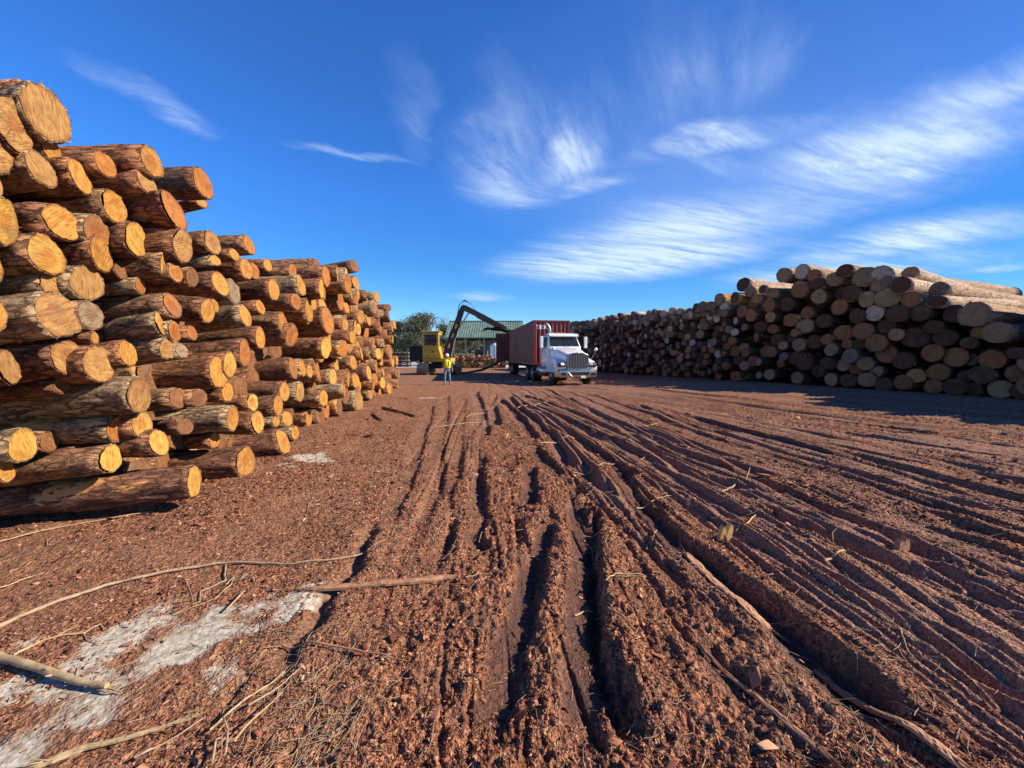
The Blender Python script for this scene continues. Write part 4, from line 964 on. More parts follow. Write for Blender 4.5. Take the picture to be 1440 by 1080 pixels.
z5 = [(1265,165,48,"tan"),(1365,255,55,"tan"),(1010,225,45,"brown"),(1050,270,35,"tan"),(855,320,40,"tan"),(960,310,38,"brown"),(1200,285,40,"tan"),(1135,255,30),(708,370,28,"brown"),(608,395,22,"pale"),(505,410,21,"pale"),(640,425,20,"tan"),(435,435,20,"tan"),(1185,430,40,"honey"),(845,440,28,"pale"),(965,455,25,"pale"),(920,510,28,"greyish"),(960,527,25,"pale"),(1020,495,25,"greyish"),(1060,420,45,"orange brown"),(1285,350,50,"brown"),
 (550,505,22,"pale"),(530,580,22,"pale"),(690,595,26,"pale"),(850,665,27,"pale"),(1265,612,30,"honey"),(1190,650,38,"orange brown"),(1025,655,35,"orange brown"),(1340,530,30,"orange brown"),(465,700,15,"honey"),(1020,740,32,"tan"),(1075,710,35,"orange brown"),(1180,795,38,"tan"),(1355,815,42,"tan"),(965,805,35,"orange brown"),(855,805,27,"orange brown"),(740,540,30),(740,490,20),(800,610,18,"pale"),(570,660,18,"honey"),(660,680,20,"tan"),(770,490,26),(700,670,26),(900,740,28,"orange brown"),(1110,715,28),(1110,800,25),(325,465,18,"pale"),(360,480,14,"tan"),(320,605,14,"honey"),(460,600,24),(600,620,18,"tan"),(640,590,24)]
KB = {0: {4: "roundest pale log end on the crest of the shaded stack, highest of all", 17: "big tan log end on the low stepped end of the shaded stack", 18: "wide tan log end lowest on the lit step, frame edge of shaded stack",
          13: "pale round log end in the third layer below the highest log of the shaded stack", 1: "pale log end on the crest, first of the crest logs before the highest", 6: "brown log end tucked under the highest log of the shaded stack, beside lit bark", 27: "half hidden honey coloured log end deep in the shaded stack", 42: "small honey log end with rings resting near the foot of the shaded stack"},
      1: {0: "tan log end standing alone on the crest of the shaded stack", 2: "dark log with a long sunlit top on the crest of the shaded stack", 25: "small honey log end shining out of the middle of the shaded stack", 24: "whitest log end low in the middle of the shaded stack", 22: "pale pinkish log end halfway along the shaded stack"}}
nB0 = len(LOGS)
for zi, (lst, sc, ox, oy) in enumerate(((z6, 4.235, 1100, 350), (z5, 4.5, 820, 350))):
    for k, e in enumerate(lst):
        u, v, hh = ox+e[0]/sc, oy+e[1]/sc, e[2]/sc*(.9 if zi == 0 else .95); q = random.Random(int(u*13+v*7))
        pr = q.uniform(-.3, .2)
        if zi == 0 and k in (17, 18, 60): pr = .25
        c = on_faceB(u, v, pr); dep = c.y*CP-(c.z-CH)*SP; r = hh*.98*dep/F
        if c.z < r: c.z = r*.97
        d = -az(q.gauss(66, 3.0), q.gauss(-.5, 1.2))
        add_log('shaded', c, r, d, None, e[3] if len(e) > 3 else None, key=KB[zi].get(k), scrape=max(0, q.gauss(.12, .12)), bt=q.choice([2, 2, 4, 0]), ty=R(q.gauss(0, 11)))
circB = lambda lst: [((Vector(l['pos'])-B0).dot(BL), l['pos'][2], l['r']) for l in lst]
fxB = circB(LOGS[nB0:])
def put_faceB(lst, prot, seed, ln=None, **kw):
    q = random.Random(seed)
    for s, h, r in lst:
        p = B0+BL*s+BN*(q.uniform(*prot)-BAT_B*h); p.z = h
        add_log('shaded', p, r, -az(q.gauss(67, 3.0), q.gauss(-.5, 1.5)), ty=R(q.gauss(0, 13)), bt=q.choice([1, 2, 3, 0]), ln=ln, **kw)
put_faceB(fill(sB(15.0), sB(26.5), topB, .22, .46, fxB, 31, .66), (-.7, .2), 41)
put_faceB(fill(sB(26.5), sB(50), topB, .13, .36, fxB, 32, .70), (-.9, .35), 42)
put_faceB(fill(sB(6.5), sB(14.0), topB, .34, .55, [], 33, .78), (-.2, .2), 43, ln=8)
put_faceB(fill(sB(14), sB(49), lambda s: topB(s)-.45, .3, .46, [], 34, .72), (-2.0, -1.2), 44, ln=6, tone="brown")  # filler set back in the stack, brown to deepen the shade between logs

# ---- the low heap of short logs in front of the shed ----------------------
def heap():
    q = random.Random(9); Y = 56.0
    x0, x1 = at(640, 505, Y).x, at(716, 505, Y).x
    for row in range(5):
        n = int((x1-x0)/.42)
        for k in range(n):
            x = x0+.42*k+.21*(row % 2)+q.uniform(-.06, .06); r = q.uniform(.16, .25); z = .2+row*.36+q.uniform(-.05, .05)
            if row == 4 and (q.random() < .45): continue
            add_log('heap', (x, Y-q.uniform(0, .4), z), r, (q.gauss(0, .06), -1, q.gauss(0, .03)), None, q.choice(["tan", "orange brown", "brown", "pale", "honey"]), ln=3.0, ty=R(q.gauss(0, 8)))
heap()
# ------------------------------------------------------------------ how much of each log the picture shows
def visible_counts():
    vs, fs, own = [], [], []
    ns = 10
    for li, L in enumerate(LOGS):
        M = log_matrix(L); b = len(vs); ln = L['len']; ty, tz = math.tan(L['tilt_y']), math.tan(L['tilt_z'])
        for x in (0, -ln):
            for k in range(ns):
                a = 2*math.pi*k/ns; y, z = L['r']*math.cos(a), L['r']*math.sin(a)
                vs.append(M @ Vector((x+(y*ty+z*tz if x == 0 else 0), y, z)))
        fs.append([b+k for k in range(ns)]); own.append(li)
        for k in range(ns): fs.append([b+k, b+(k+1) % ns, b+ns+(k+1) % ns, b+ns+k]); own.append(li)
    def blocker(x0, x1, y0, y1, z0, z1):
        b = len(vs)
        for z in (z0, z1):
            for p in ((x0, y0), (x1, y0), (x1, y1), (x0, y1)): vs.append(Vector((p[0], p[1], z)))
        for f in ((0, 1, 2, 3), (4, 5, 6, 7), (0, 1, 5, 4), (1, 2, 6, 5), (2, 3, 7, 6), (3, 0, 4, 7)): fs.append([b+i for i in f]); own.append(-1)
    blocker(1.4, 3.6, 25.5, 37, 1.2, 4.0); blocker(2.5, 4.7, 21.5, 25, .6, 2.9)
    b = len(vs); vs.extend([Vector((-200, -50, 0)), Vector((200, -50, 0)), Vector((200, 300, 0)), Vector((-200, 300, 0))]); fs.append([b, b+1, b+2, b+3]); own.append(-1)
    bvh = BVHTree.FromPolygons(vs, fs); cnt = [0]*len(LOGS); o = Vector((0, 0, CH))
    for u0, u1, v0, v1, st in ((0, 562, 108, 735, 2.6), (635, 720, 500, 520, 2.0), (835, 1440, 365, 572, 2.0)):
        v = v0
        while v < v1:
            u = u0
            while u < u1:
                h = bvh.ray_cast(o, ray(u, v).normalized(), 200)
                if h[2] is not None and own[h[2]] >= 0: cnt[own[h[2]]] += st*st
                u += st
            v += st
    return cnt
CNT = visible_counts()
order = sorted(range(len(LOGS)), key=lambda i: -CNT[i])
solo = [i for i in order if CNT[i] >= 25][:300]
ORD = ["", "first", "second", "third", "fourth", "fifth", "sixth", "seventh", "eighth", "ninth", "tenth", "eleventh", "twelfth", "thirteenth", "fourteenth", "fifteenth", "sixteenth", "seventeenth", "eighteenth", "nineteenth", "twentieth"]
TENS = {2: "twenty", 3: "thirty", 4: "forty", 5: "fifty"}
def ordw(n): return ORD[n] if n <= 20 else (TENS[n//10]+"-"+ORD[n % 10] if n % 10 else TENS[n//10][:-1]+"ieth")
rows = {}
for i in solo:
    L = LOGS[i]
    if L['key']:
        if len(L['key'].split()) > 16: print('LONG', L['key'])
        continue
    row = 1+int(L['pos'][2]/(.45 if L['pile'] == 'sunlit' else .8)); rows.setdefault((L['pile'], row), []).append(i)
for (pile, row), ids in rows.items():
    ids.sort(key=lambda i: LOGS[i]['pos'][1])
    for k, i in enumerate(ids):
        L = LOGS[i]; r = L['r']; big = (r > .21, r < .15) if pile == 'sunlit' else (r > .40, r < .28)
        size = "thick" if big[0] else ("slender" if big[1] else "medium")
        L['key'] = f"{size} {L['tone']} ended log, {ordw(k+1)} from near end, {ordw(row)} layer up, {pile} stack"
def tier(i):
    L = LOGS[i]; d = Vector(L['pos']).length; px = L['r']*385/d
    return (64, 90, 9) if px > 22 else (48, 64, 7) if px > 12 else (32, 36, 5) if px > 7 else (22, 16, 4)
def vattrs(L, n): return [np.full(n, L['rnd']), np.tile(L['tint']+(1,), (n, 1)), np.tile(L['bt']+(1,), (n, 1)), np.full(n, L['scrape'])]
def build_solo(i):
    L = LOGS[i]; V, Fq, rim, rear, cap, Fc, Ft, rg = log_arrays(L, tier(i))
    T = tier(i); SV = []
    if T[0] >= 48:       # shreds and splinters of bark standing off the stem and its torn end
        rs = np.random.RandomState(i+500); ns_ = T[0]; nsh = 150 if T[0] == 64 else 70
        for k in range(nsh):
            end = rs.rand() < .42
            j = rs.randint(ns_); ii = 0 if end else int(rs.randint(1, max(2, T[1]//2))); p = V[ii*ns_+j]; rad_ = np.array([0, p[1], p[2]]); rad_ /= np.linalg.norm(rad_)+1e-9
            ln_ = rs.uniform(.015, .06)*(1 if end else 1.6); tang = np.cross([1, 0, 0], rad_)
            d = (np.array([rs.uniform(.3, 1.2), 0, 0])+rad_*rs.uniform(-.1, .8)+tang*rs.uniform(-.8, .8)) if end else (np.array([rs.choice([-1, 1])*rs.uniform(.5, 1), 0, 0])+rad_*rs.uniform(.05, .45)+tang*rs.uniform(-.4, .4))
            d /= np.linalg.norm(d); w_ = rs.uniform(.0015, .006); b_ = p-rad_*.006
            SV.append([b_+tang*w_, b_-tang*w_, b_+rad_*w_*.6, b_+d*ln_])
    nV0 = len(V)
    if SV: V = np.vstack([V, np.array(SV).reshape(-1, 3)])
    sh = (nV0+np.arange(len(SV))[:, None, None]*4+np.array([(0, 3, 1), (1, 3, 2), (2, 3, 0)])[None]).reshape(-1, 3) if SV else np.zeros((0, 3), int)
    flat = np.concatenate([Fq.reshape(-1), rim.reshape(-1), sh.reshape(-1), rear]); sizes = np.concatenate([np.full(len(Fq)+len(rim), 4), np.full(len(sh), 3), [len(rear)]]).astype(int)
    mid = np.zeros(len(sizes), int); mid[-1] = 1; sm = np.ones(len(sizes), bool); sm[-1] = False
    rn, tn, bt, sk = vattrs(L, len(V))
    z = np.zeros((len(V), 3)); z[:, 0] = np.hypot(V[:, 1], V[:, 2])
    me = np_mesh("log", V, flat, sizes, [M_bark, M_cut], mid, sm, {"lc": ("FLOAT_VECTOR", V), "rnd": ("FLOAT", rn), "tint": ("FLOAT_COLOR", tn), "btint": ("FLOAT_COLOR", bt), "scrape": ("FLOAT", sk), "ring": ("FLOAT_VECTOR", z)})
    o = empty("log", (0, 0, 0)); o.matrix_world = log_matrix(L); me.name = "bark"; link("bark", me, o)
    grp = {"sunlit": "logs in the sunlit stack", "shaded": "logs in the shaded stack", "heap": "short logs heaped before the shed"}[L['pile']]
    tag(o, L['key'], "log", grp)
    rn, tn, bt, sk = vattrs(L, len(cap))
    mc = np_mesh("cut_end", cap, np.concatenate([Fc.reshape(-1), Ft.reshape(-1)]), np.concatenate([np.full(len(Fc), 4), np.full(len(Ft), 3)]).astype(int), [M_cut], None, True,
                 {"lc": ("FLOAT_VECTOR", cap), "rnd": ("FLOAT", rn), "tint": ("FLOAT_COLOR", tn), "ring": ("FLOAT_VECTOR", rg)})
    link("cut_end", mc, o)
    return o
for i in sorted(solo): build_solo(i)
def build_rest():
    ss = set(solo); Vs, Fl, Sz, Mi, Sm = [], [], [], [], []; A = {k: [] for k in ("lc", "rnd", "tint", "bt", "sk", "ring")}; base = 0
    for i, L in enumerate(LOGS):
        if i in ss: continue
        V, Fq, rim, rear, cap, Fc, Ft, rg = log_arrays(L, (18, 10, 2) if CNT[i] > 0 else (12, 6, 1)); M = np.array(log_matrix(L))
        n = len(V); allv = np.vstack([V, cap]); Vs.append(allv @ M[:3, :3].T + M[:3, 3])
        Fl.append(np.concatenate([Fq.reshape(-1), rim.reshape(-1), rear, Fc.reshape(-1)+n, Ft.reshape(-1)+n])+base)
        Sz.append(np.concatenate([np.full(len(Fq)+len(rim), 4), [len(rear)], np.full(len(Fc), 4), np.full(len(Ft), 3)]))
        Mi.append(np.concatenate([np.zeros(len(Fq)+len(rim)), np.ones(1+len(Fc)+len(Ft))]))
        rn, tn, bt, sk = vattrs(L, len(allv)); z = np.zeros((n, 3)); z[:, 0] = np.hypot(V[:, 1], V[:, 2])
        for k, a in zip(("lc", "rnd", "tint", "bt", "sk", "ring"), (allv, rn, tn, bt, sk, np.vstack([z, rg]))): A[k].append(a)
        base += len(allv)
    Mi = np.concatenate(Mi)
    me = np_mesh("piled_logs", np.vstack(Vs), np.concatenate(Fl), np.concatenate(Sz).astype(int), [M_bark, M_cut], Mi, Mi < .5,
                 {"lc": ("FLOAT_VECTOR", np.vstack(A["lc"])), "rnd": ("FLOAT", np.concatenate(A["rnd"])), "tint": ("FLOAT_COLOR", np.vstack(A["tint"])), "btint": ("FLOAT_COLOR", np.vstack(A["bt"])), "scrape": ("FLOAT", np.concatenate(A["sk"])), "ring": ("FLOAT_VECTOR", np.vstack(A["ring"]))})
    tag(link("piled_logs", me), "the many smaller and half hidden logs filling the stacks", "logs", kind="stuff")
build_rest()
print("LOGS", len(LOGS), "solo", len(solo), "smallest", CNT[solo[-1]], "visible", sum(c > 0 for c in CNT), {p: sum(LOGS[i]['pile'] == p for i in solo) for p in ("sunlit", "shaded", "heap")})
# ------------------------------------------------------------------ vehicle paints
M_white = simple("white_truck_paint", (.78, .79, .80), .32, 0, .04, 3, .5, .6, dirt=.18)
M_chrome = simple("chrome", (.50, .49, .47), .30, 1.0, .05, 8, dirt=.25)
M_steel2 = simple("brushed_trim", (.34, .34, .34), .38, .9, .1, 8, dirt=.2)
M_glass = simple("dark_glass", (.02, .03, .035), .06, 0, .1, 4, .8, .5)
M_black = simple("black_metal", (.018, .018, .02), .5, .3, .3, 5, dirt=.2)
M_tyre = simple("tyre_rubber", (.02, .019, .019), .85, 0, .3, 12, .3, dirt=.55)
M_rim = simple("steel_rim", (.42, .42, .43), .4, .6, .1, 9, dirt=.4)
M_red = simple("oxide_red_paint", (.185, .023, .022), .55, 0, .18, 1.6, .4, .1, dirt=.2)
M_yellow = simple("yellow_paint", (.62, .37, .03), .5, 0, .12, 4, .4, .2, dirt=.32)
M_steel = simple("worn_steel", (.16, .155, .15), .5, .7, .3, 10, dirt=.45)
M_lamp = simple("lamp_glass", (.75, .78, .8), .1, 0, .05, 5, .8, .5)
M_amber = simple("amber_lens", (.7, .25, .03), .3)
M_letter = simple("white_letter_paint", (.78, .76, .74), .6, 0, .06, 7)

def loft(mb, rings, m=0, cap=True, smooth=True):
    n = len(rings[0]); vs = [p for r in rings for p in r]; fs = []
    for i in range(len(rings)-1):
        for k in range(n): fs.append((i*n+k, i*n+(k+1) % n, (i+1)*n+(k+1) % n, (i+1)*n+k))
    mb.add(vs, fs, m, smooth)
    if cap: mb.add(rings[0], [tuple(range(n))], m); mb.add(rings[-1], [tuple(range(n))[::-1]], m)
def wheel(parent, x, y, r, w, outer=1, dual=False):
    mb = MB(); prof = [(r*.60, -w/2), (r*.9, -w/2), (r*.98, -w*.40), (r, -w*.28), (r*.985, -.02), (r*.985, .02), (r, w*.28), (r*.98, w*.40), (r*.9, w/2), (r*.60, w/2)]
    for off in ((0, -outer*(w+.04)) if dual else (0,)):
        mb.lathe(prof, 32, 'x', (x+off, y, r))
        for k in range(28):
            a = 2*math.pi*k/28; M = Matrix.Translation((x+off, y, r)) @ Matrix.Rotation(a, 4, 'X')
            mb.box(-w*.46, w*.46, -.035, .035, r*.97, r*1.012, M=M)
    wo = mb.build("wheel", M_tyre, parent)
    mr_ = MB(); xo = x+outer*w*.36
    d = outer
    mr_.lathe([(r*.61, -.0), (r*.60, d*.05), (r*.5, d*.02), (r*.45, -d*.04), (r*.3, -d*.05), (r*.26, d*.06), (.03, d*.07)], 28, 'x', (xo, y, r))
    for k in range(8):
        a = 2*math.pi*k/8; mr_.cyl((xo-d*.05, y+r*.38*math.cos(a), r+r*.38*math.sin(a)), (xo+d*.0, y+r*.38*math.cos(a), r+r*.38*math.sin(a)), .018, 8)
    mr_.build("rim", M_rim, wo); return wo

# ------------------------------------------------------------------ the white tractor
TY = R(13.5)
def truck():
    b0 = ground(813, 532); tr = empty("semi_truck", (3.66, 21.25, 0), TY)
    tag(tr, "white long nosed truck tractor with chrome bumper and barred grille hauling the red container", "truck")
    # hood
    mb = MB(); rings = []
    for y, hw, zb, zt, cr in ((.16, .60, .92, 1.70, .10), (.24, .64, .90, 1.78, .12), (.7, .72, .9, 1.90, .14), (1.3, .82, .9, 2.03, .15), (2.02, .93, .9, 2.16, .14)):
        ring = [(-hw, y, zb), (hw, y, zb), (hw*1.02, y, zt-.42), (hw, y, zt-.2)]
        for k in range(5):
            a = R(10+80*k/4); ring.append((hw-.22+.22*math.cos(a), y, zt-.16+.16*math.sin(a)*(.9)))
        ring.append((0, y, zt+.03))
        for k in range(5):
            a = R(90+80*k/4); ring.append((-hw+.22+.22*math.cos(a), y, zt-.16+.16*math.sin(a)*.9))
        ring += [(-hw, y, zt-.2), (-hw*1.02, y, zt-.42)]
        rings.append(ring)
    loft(mb, rings); mb.build("hood", M_white, tr)
    # fenders
    for s in (-1, 1):
        pr = [(.12, .72), (.10, 1.05), (.2, 1.24), (.5, 1.44), (1.0, 1.56), (1.6, 1.60), (2.06, 1.58), (2.06, .72), (1.90, .72)]
        for k in range(13):
            a = R(15+150*k/12); pr.append((1.24+.64*math.cos(a), .56+.62*math.sin(a)))
        pr += [(.58, .72)]
        bm = bmesh.new(); f = bm.faces.new([bm.verts.new((s*.66, y, z)) for y, z in pr])
        ex = bmesh.ops.extrude_face_region(bm, geom=[f]); ev = [v for v in ex['geom'] if isinstance(v, bmesh.types.BMVert)]
        for v in ev:
            v.co.x = s*(1.20 if v.co.z < 1.3 else 1.10); v.co.y += (.06 if v.co.y < .3 else 0)
            if v.co.z > 1.3: v.co.z -= .05
        bmesh.ops.recalc_face_normals(bm, faces=bm.faces)
        bmesh.ops.bevel(bm, geom=[e for e in bm.edges if e.calc_length() > .05], offset=.03, segments=2, affect='EDGES')
        me = bpy.data.meshes.new("fender"); bm.to_mesh(me); bm.free(); me.materials.append(M_white); link("fender", me, tr)
        # headlight set into the fender's nose
        hl = MB(); M = Matrix.Translation((s*.88, .16, 1.16)) @ Matrix.Rotation(s*R(-14), 4, 'Z') @ Matrix.Rotation(R(-18), 4, 'X')
        hl.box(-.25, .25, -.10, .10, -.13, .11, 0, .05, M); hl.box(-.17, .05, -.125, -.095, -.07, .07, 1, .02, M); hl.box(.10, .20, -.12, -.095, -.06, .06, 2, .02, M)
        hl.build("headlight", [M_black, M_lamp, M_amber], tr)
    # grille
    g = MB(); g.prism([(-.60, .93), (.60, .93), (.66, 1.25), (.58, 1.72), (.30, 1.80), (-.30, 1.80), (-.58, 1.72), (-.66, 1.25)], 'y', .10, .20, 0)
    gr = g.build("grille", M_black, tr)
    b = MB()
    n = 13
    for k in range(n):
        u = (k-(n-1)/2)/((n-1)/2); xb, xt = u*.54, u*.60
        zt = 1.73-.06*abs(u)**3; b.box(-.018, .018, .045, .11, 0, 1, M=Matrix(((1, 0, xt-xb, xb), (0, 1, 0, 0), (0, 0, zt-.98, .98), (0, 0, 0, 1))))
    out = [(-.58, .93), (.58, .93), (.64, 1.25), (.57, 1.71), (.30, 1.78), (0, 1.80), (-.30, 1.78), (-.57, 1.71), (-.64, 1.25)]
    b.tube([(x, .08, z) for x, z in out+out[:1]], .034, 8)
    b.lathe([(.02, .0), (.07, .01), (.075, .03), (.02, .05)], 16, 'y', (0, .03, 1.79))
    b.build("grille_bars", M_steel2, gr)
    # bumper
    bp = MB(); sec = lambda y0: [(y0, .46), (y0-.05, .52), (y0-.07, .66), (y0-.05, .84), (y0+.02, .92), (y0+.14, .92), (y0+.14, .46)]
    rings = []
    for x, dy, sc in ((-1.22, .42, .9), (-1.20, .24, 1), (-1.05, .08, 1), (-.7, .0, 1), (0, -.03, 1), (.7, .0, 1), (1.05, .08, 1), (1.20, .24, 1), (1.22, .42, .9)):
        rings.append([(x, y, (z-.69)*sc+.69) for y, z in sec(dy)])
    loft(bp, rings, smooth=False)
    bo = bp.build("bumper", M_chrome, tr)
    d = MB(); d.box(-.62, .62, -.112, -.06, .60, .76, 0, .02); d.box(-1.0, -.74, -.08, .0, .58, .74, 0, .02); d.box(.74, 1.0, -.08, .0, .58, .74, 0, .02); d.build("air_intake", M_black, bo)
    h = MB()
    for s in (-1, 1): h.tube([(s*.38, -.12, .50), (s*.52, -.16, .60), (s*.64, -.12, .74)], .028, 8)
    h.build("tow_hook", M_chrome, bo)
    p = MB(); p.box(.1, .42, -.135, -.12, .42, .56, 0, .004); p.build("number_plate", M_white, bo)
    # cab
    c = MB(); rings = []
    for z, x_, y0, y1 in ((.98, 1.02, 2.06, 3.62), (1.5, 1.05, 2.04, 3.64), (2.12, 1.05, 2.03, 3.64), (2.2, 1.04, 2.05, 3.64), (2.84, .92, 2.44, 3.62), (2.98, .86, 2.55, 3.58), (3.04, .74, 2.70, 3.48)):
        r_ = .10; ring = []
        for cx, cy, a0 in ((x_-r_, y0+r_, -90), (x_-r_, y1-r_, 0), (-x_+r_, y1-r_, 90), (-x_+r_, y0+r_, 180)):
            for k in range(4): a = R(a0+90*k/3); ring.append((cx+r_*math.cos(a), cy+r_*math.sin(a), z))
        rings.append(ring)
    loft(c, rings); cab = c.build("cab", M_white, tr)
    # windshield follows the slope between the belt and the roof
    def slope_pt(x, t, off): return (x, 2.05+(2.44-2.05)*t - off*.86, 2.2+.64*t + off*.5)
    ws = MB(); q = []
    for (x, t_) in ((-.94, .03), (.94, .03), (.86, .93), (-.86, .93)): q.append(slope_pt(x, t_, .006))
    q2 = [slope_pt(x, t_, -.02) for (x, t_) in ((-.94, .03), (.94, .03), (.86, .93), (-.86, .93))]
    ws.add(q+q2, [(0, 1, 2, 3), (7, 6, 5, 4), (0, 4, 5, 1), (1, 5, 6, 2), (2, 6, 7, 3), (3, 7, 4, 0)])
    wso = ws.build("windshield", M_glass, tr)
    wp = MB()
    for x in (-.5, .25): wp.tube([slope_pt(x, .02, .03), slope_pt(x+.42, .42, .025)], .012, 6)
    wp.box(-.012, .012, -.0, .02, 0, 1, M=Matrix(((1, 0, 0, 0), (0, 1, .35, 2.03), (0, 0, .58, 2.22), (0, 0, 0, 1)))); wp.build("wiper", M_black, wso)
    vz = MB(); vz.prism([(2.18, 2.86), (2.20, 2.80), (2.46, 2.84), (2.62, 3.0), (2.46, 3.01), (2.3, 2.96)], 'x', -.93, .93); vz.build("sun_visor", M_white, tr)
    ml = MB()
    for x in (-.6, -.18, 0, .18, .6): ml.box(x-.05, x+.05, 2.56, 2.66, 3.0, 3.08, 0, .015)
    ml.build("marker_lamp", M_amber, tr)
    for s in (-1, 1):
        dr = MB(); dr.box(-.02, .02, 2.22, 3.2, 1.02, 2.18, 0, .015, Matrix.Translation((s*1.05, 0, 0))); do = dr.build("door", M_white, tr)
        wn = MB(); wn.add([(s*1.058, 2.28, 2.2), (s*1.058, 3.12, 2.2), (s*.955, 3.12, 2.80), (s*.955, 2.60, 2.80), (s*1.03, 2.28, 2.2), (s*1.03, 3.12, 2.2), (s*.93, 3.12, 2.80), (s*.93, 2.6, 2.80)],
               [(0, 1, 2, 3), (7, 6, 5, 4), (0, 4, 5, 1), (1, 5, 6, 2), (2, 6, 7, 3), (3, 7, 4, 0)]); wn.build("window", M_glass, do)
        hd = MB(); hd.box(s*1.075-.015, s*1.075+.015, 2.98, 3.14, 1.92, 1.98, 0, .01); hd.build("handle", M_black, do)
        # tall mirror on brackets
        mm = MB(); mm.box(s*1.42-.10, s*1.42+.10, 2.20, 2.30, 2.12, 2.82, 0, .04); mo = mm.build("mirror", M_white, tr)
        bk = MB(); bk.tube([(s*1.02, 2.35, 2.86), (s*1.30, 2.28, 2.86), (s*1.42, 2.26, 2.8)], .018, 8); bk.tube([(s*1.06, 2.3, 2.14), (s*1.3, 2.27, 2.1), (s*1.42, 2.26, 2.14)], .018, 8); bk.build("bracket", M_black, mo)
        # small convex mirror on the fender
        hm = MB(); hm.tube([(s*1.02, .62, 1.45), (s*1.22, .55, 1.75), (s*1.26, .52, 1.95)], .014, 8); ho = hm.build("fender_mirror_arm", M_chrome, tr)
        hh = MB(); hh.lathe([(.02, -.04), (.09, -.03), (.10, .02), (.02, .03)], 16, 'y', (s*1.27, .5, 2.02)); hh.build("fender_mirror", M_white, ho)
        tk = MB(); tk.lathe([(.02, 2.5), (.30, 2.52), (.32, 2.56), (.32, 3.86), (.30, 3.9), (.02, 3.92)], 24, 'y', (s*.95, 0, .72)); to = tk.build("fuel_tank", M_chrome, tr)
        sp = MB(); sp.box(s*1.27-.10, s*1.27+.06, 2.6, 3.3, .98, 1.02, 0, .01); sp.box(s*1.27-.06, s*1.27+.06, 2.6, 3.3, .55, .59, 0, .01); sp.build("step", M_steel, to)
    sk = MB(); sk.tube([(-.34, 3.86, .9), (-.34, 3.86, 3.2), (-.34, 3.88, 3.40), (-.42, 3.90, 3.60), (-.58, 3.94, 3.72)], [.10, .10, .075, .07, .075], 14); sk.build("exhaust_stack", M_chrome, tr)
    fr = MB()
    for s in (-1, 1): fr.box(s*.43-.05, s*.43+.05, .5, 6.9, .72, .98)
    for y in (1.2, 3.4, 5.0, 6.3): fr.box(-.4, .4, y-.06, y+.06, .62, .9)
    fr.cyl((-.95, 1.24, .5), (.95, 1.24, .5), .07); fr.cyl((-.8, 4.95, .5), (.8, 4.95, .5), .1); fr.cyl((-.8, 6.25, .5), (.8, 6.25, .5), .1)
    fr.lathe([(.1, .98), (.5, 1.0), (.5, 1.06), (.1, 1.07)], 24, 'z', (0, 5.5, 0)); fr.build("chassis_frame", M_black, tr)
    for s in (-1, 1):
        wheel(tr, s*1.02, 1.24, .51, .28, s)
        wheel(tr, s*1.06, 4.95, .51, .26, s, True); wheel(tr, s*1.06, 6.25, .51, .26, s, True)
truck()

# ------------------------------------------------------------------ trailer chassis and container
CY, CO = R(8.1), (2.60, 25.35, 0)
def trailer():
    t_ = empty("container_trailer", CO, CY); tag(t_, "dark skeletal trailer chassis on dual wheels carrying the red container", "trailer")
    f = MB()
    for s in (-1, 1): f.box(s*.45-.06, s*.45+.06, .1, 12.1, .82, 1.06)
    for y in (.12, 3.0, 6.0, 9.0, 12.05): f.box(-1.2, 1.2, y-.08, y+.08, .9, 1.065)
    f.cyl((-.8, 10.0, .5), (.8, 10.0, .5), .08); f.cyl((-.8, 11.25, .5), (.8, 11.25, .5), .08); f.build("chassis_frame", M_black, t_)
    for s in (-1, 1):
        l = MB(); l.box(s*.8-.06, s*.8+.06, 2.6, 2.74, .25, 1.0); l.box(s*.8-.14, s*.8+.14, 2.5, 2.84, .17, .25); l.tube([(s*.8, 2.7, .45), (s*.45, 3.6, .95)], .03, 6); l.build("landing_leg", M_black, t_)
        wheel(t_, s*1.06, 10.0, .50, .26, s, True); wheel(t_, s*1.06, 11.25, .50, .26, s, True)
        m_ = MB(); m_.box(s*1.06-.2, s*1.06+.2, 12.0, 12.03, .35, .98); m_.build("mud_flap", M_black, t_)
trailer()
PER, DEP = .278, .036
KN = ((0, 0), (.072, 0), (.139, 1), (.211, 1), (.278, 0))      # corrugation: flat, slant, flat, slant
def corr(u):
    q = (u % PER); return float(np.interp(q, [k[0] for k in KN], [k[1] for k in KN]))
def knots(a, b):
    out = [a]; n0 = int(math.floor(a/PER))-1
    for n in range(n0, int(b/PER)+2):
        for k, _ in KN[:-1]:
            u = n*PER+k
            if a+1e-4 < u < b-1e-4: out.append(u)
    return sorted(out)+[b]
def corr_wall(mb, a, b, z0, z1, place):     # place(u, d, z): d is how far the sheet stands in
    ks = knots(a, b); vs = []; fs = []
    for th in (0, .018):
        for u in ks:
            d = corr(u)*DEP
            vs += [place(u, d+th, z0), place(u, d+th, z1)]
    n = len(ks)
    for i in range(n-1):
        fs.append((2*i, 2*i+2, 2*i+3, 2*i+1)); j = 2*n; fs.append((j+2*i+1, j+2*i+3, j+2*i+2, j+2*i))
        fs.append((2*i+1, 2*i+3, j+2*i+3, j+2*i+1)); fs.append((2*i, j+2*i, j+2*i+2, 2*i+2))
    mb.add(vs, fs)
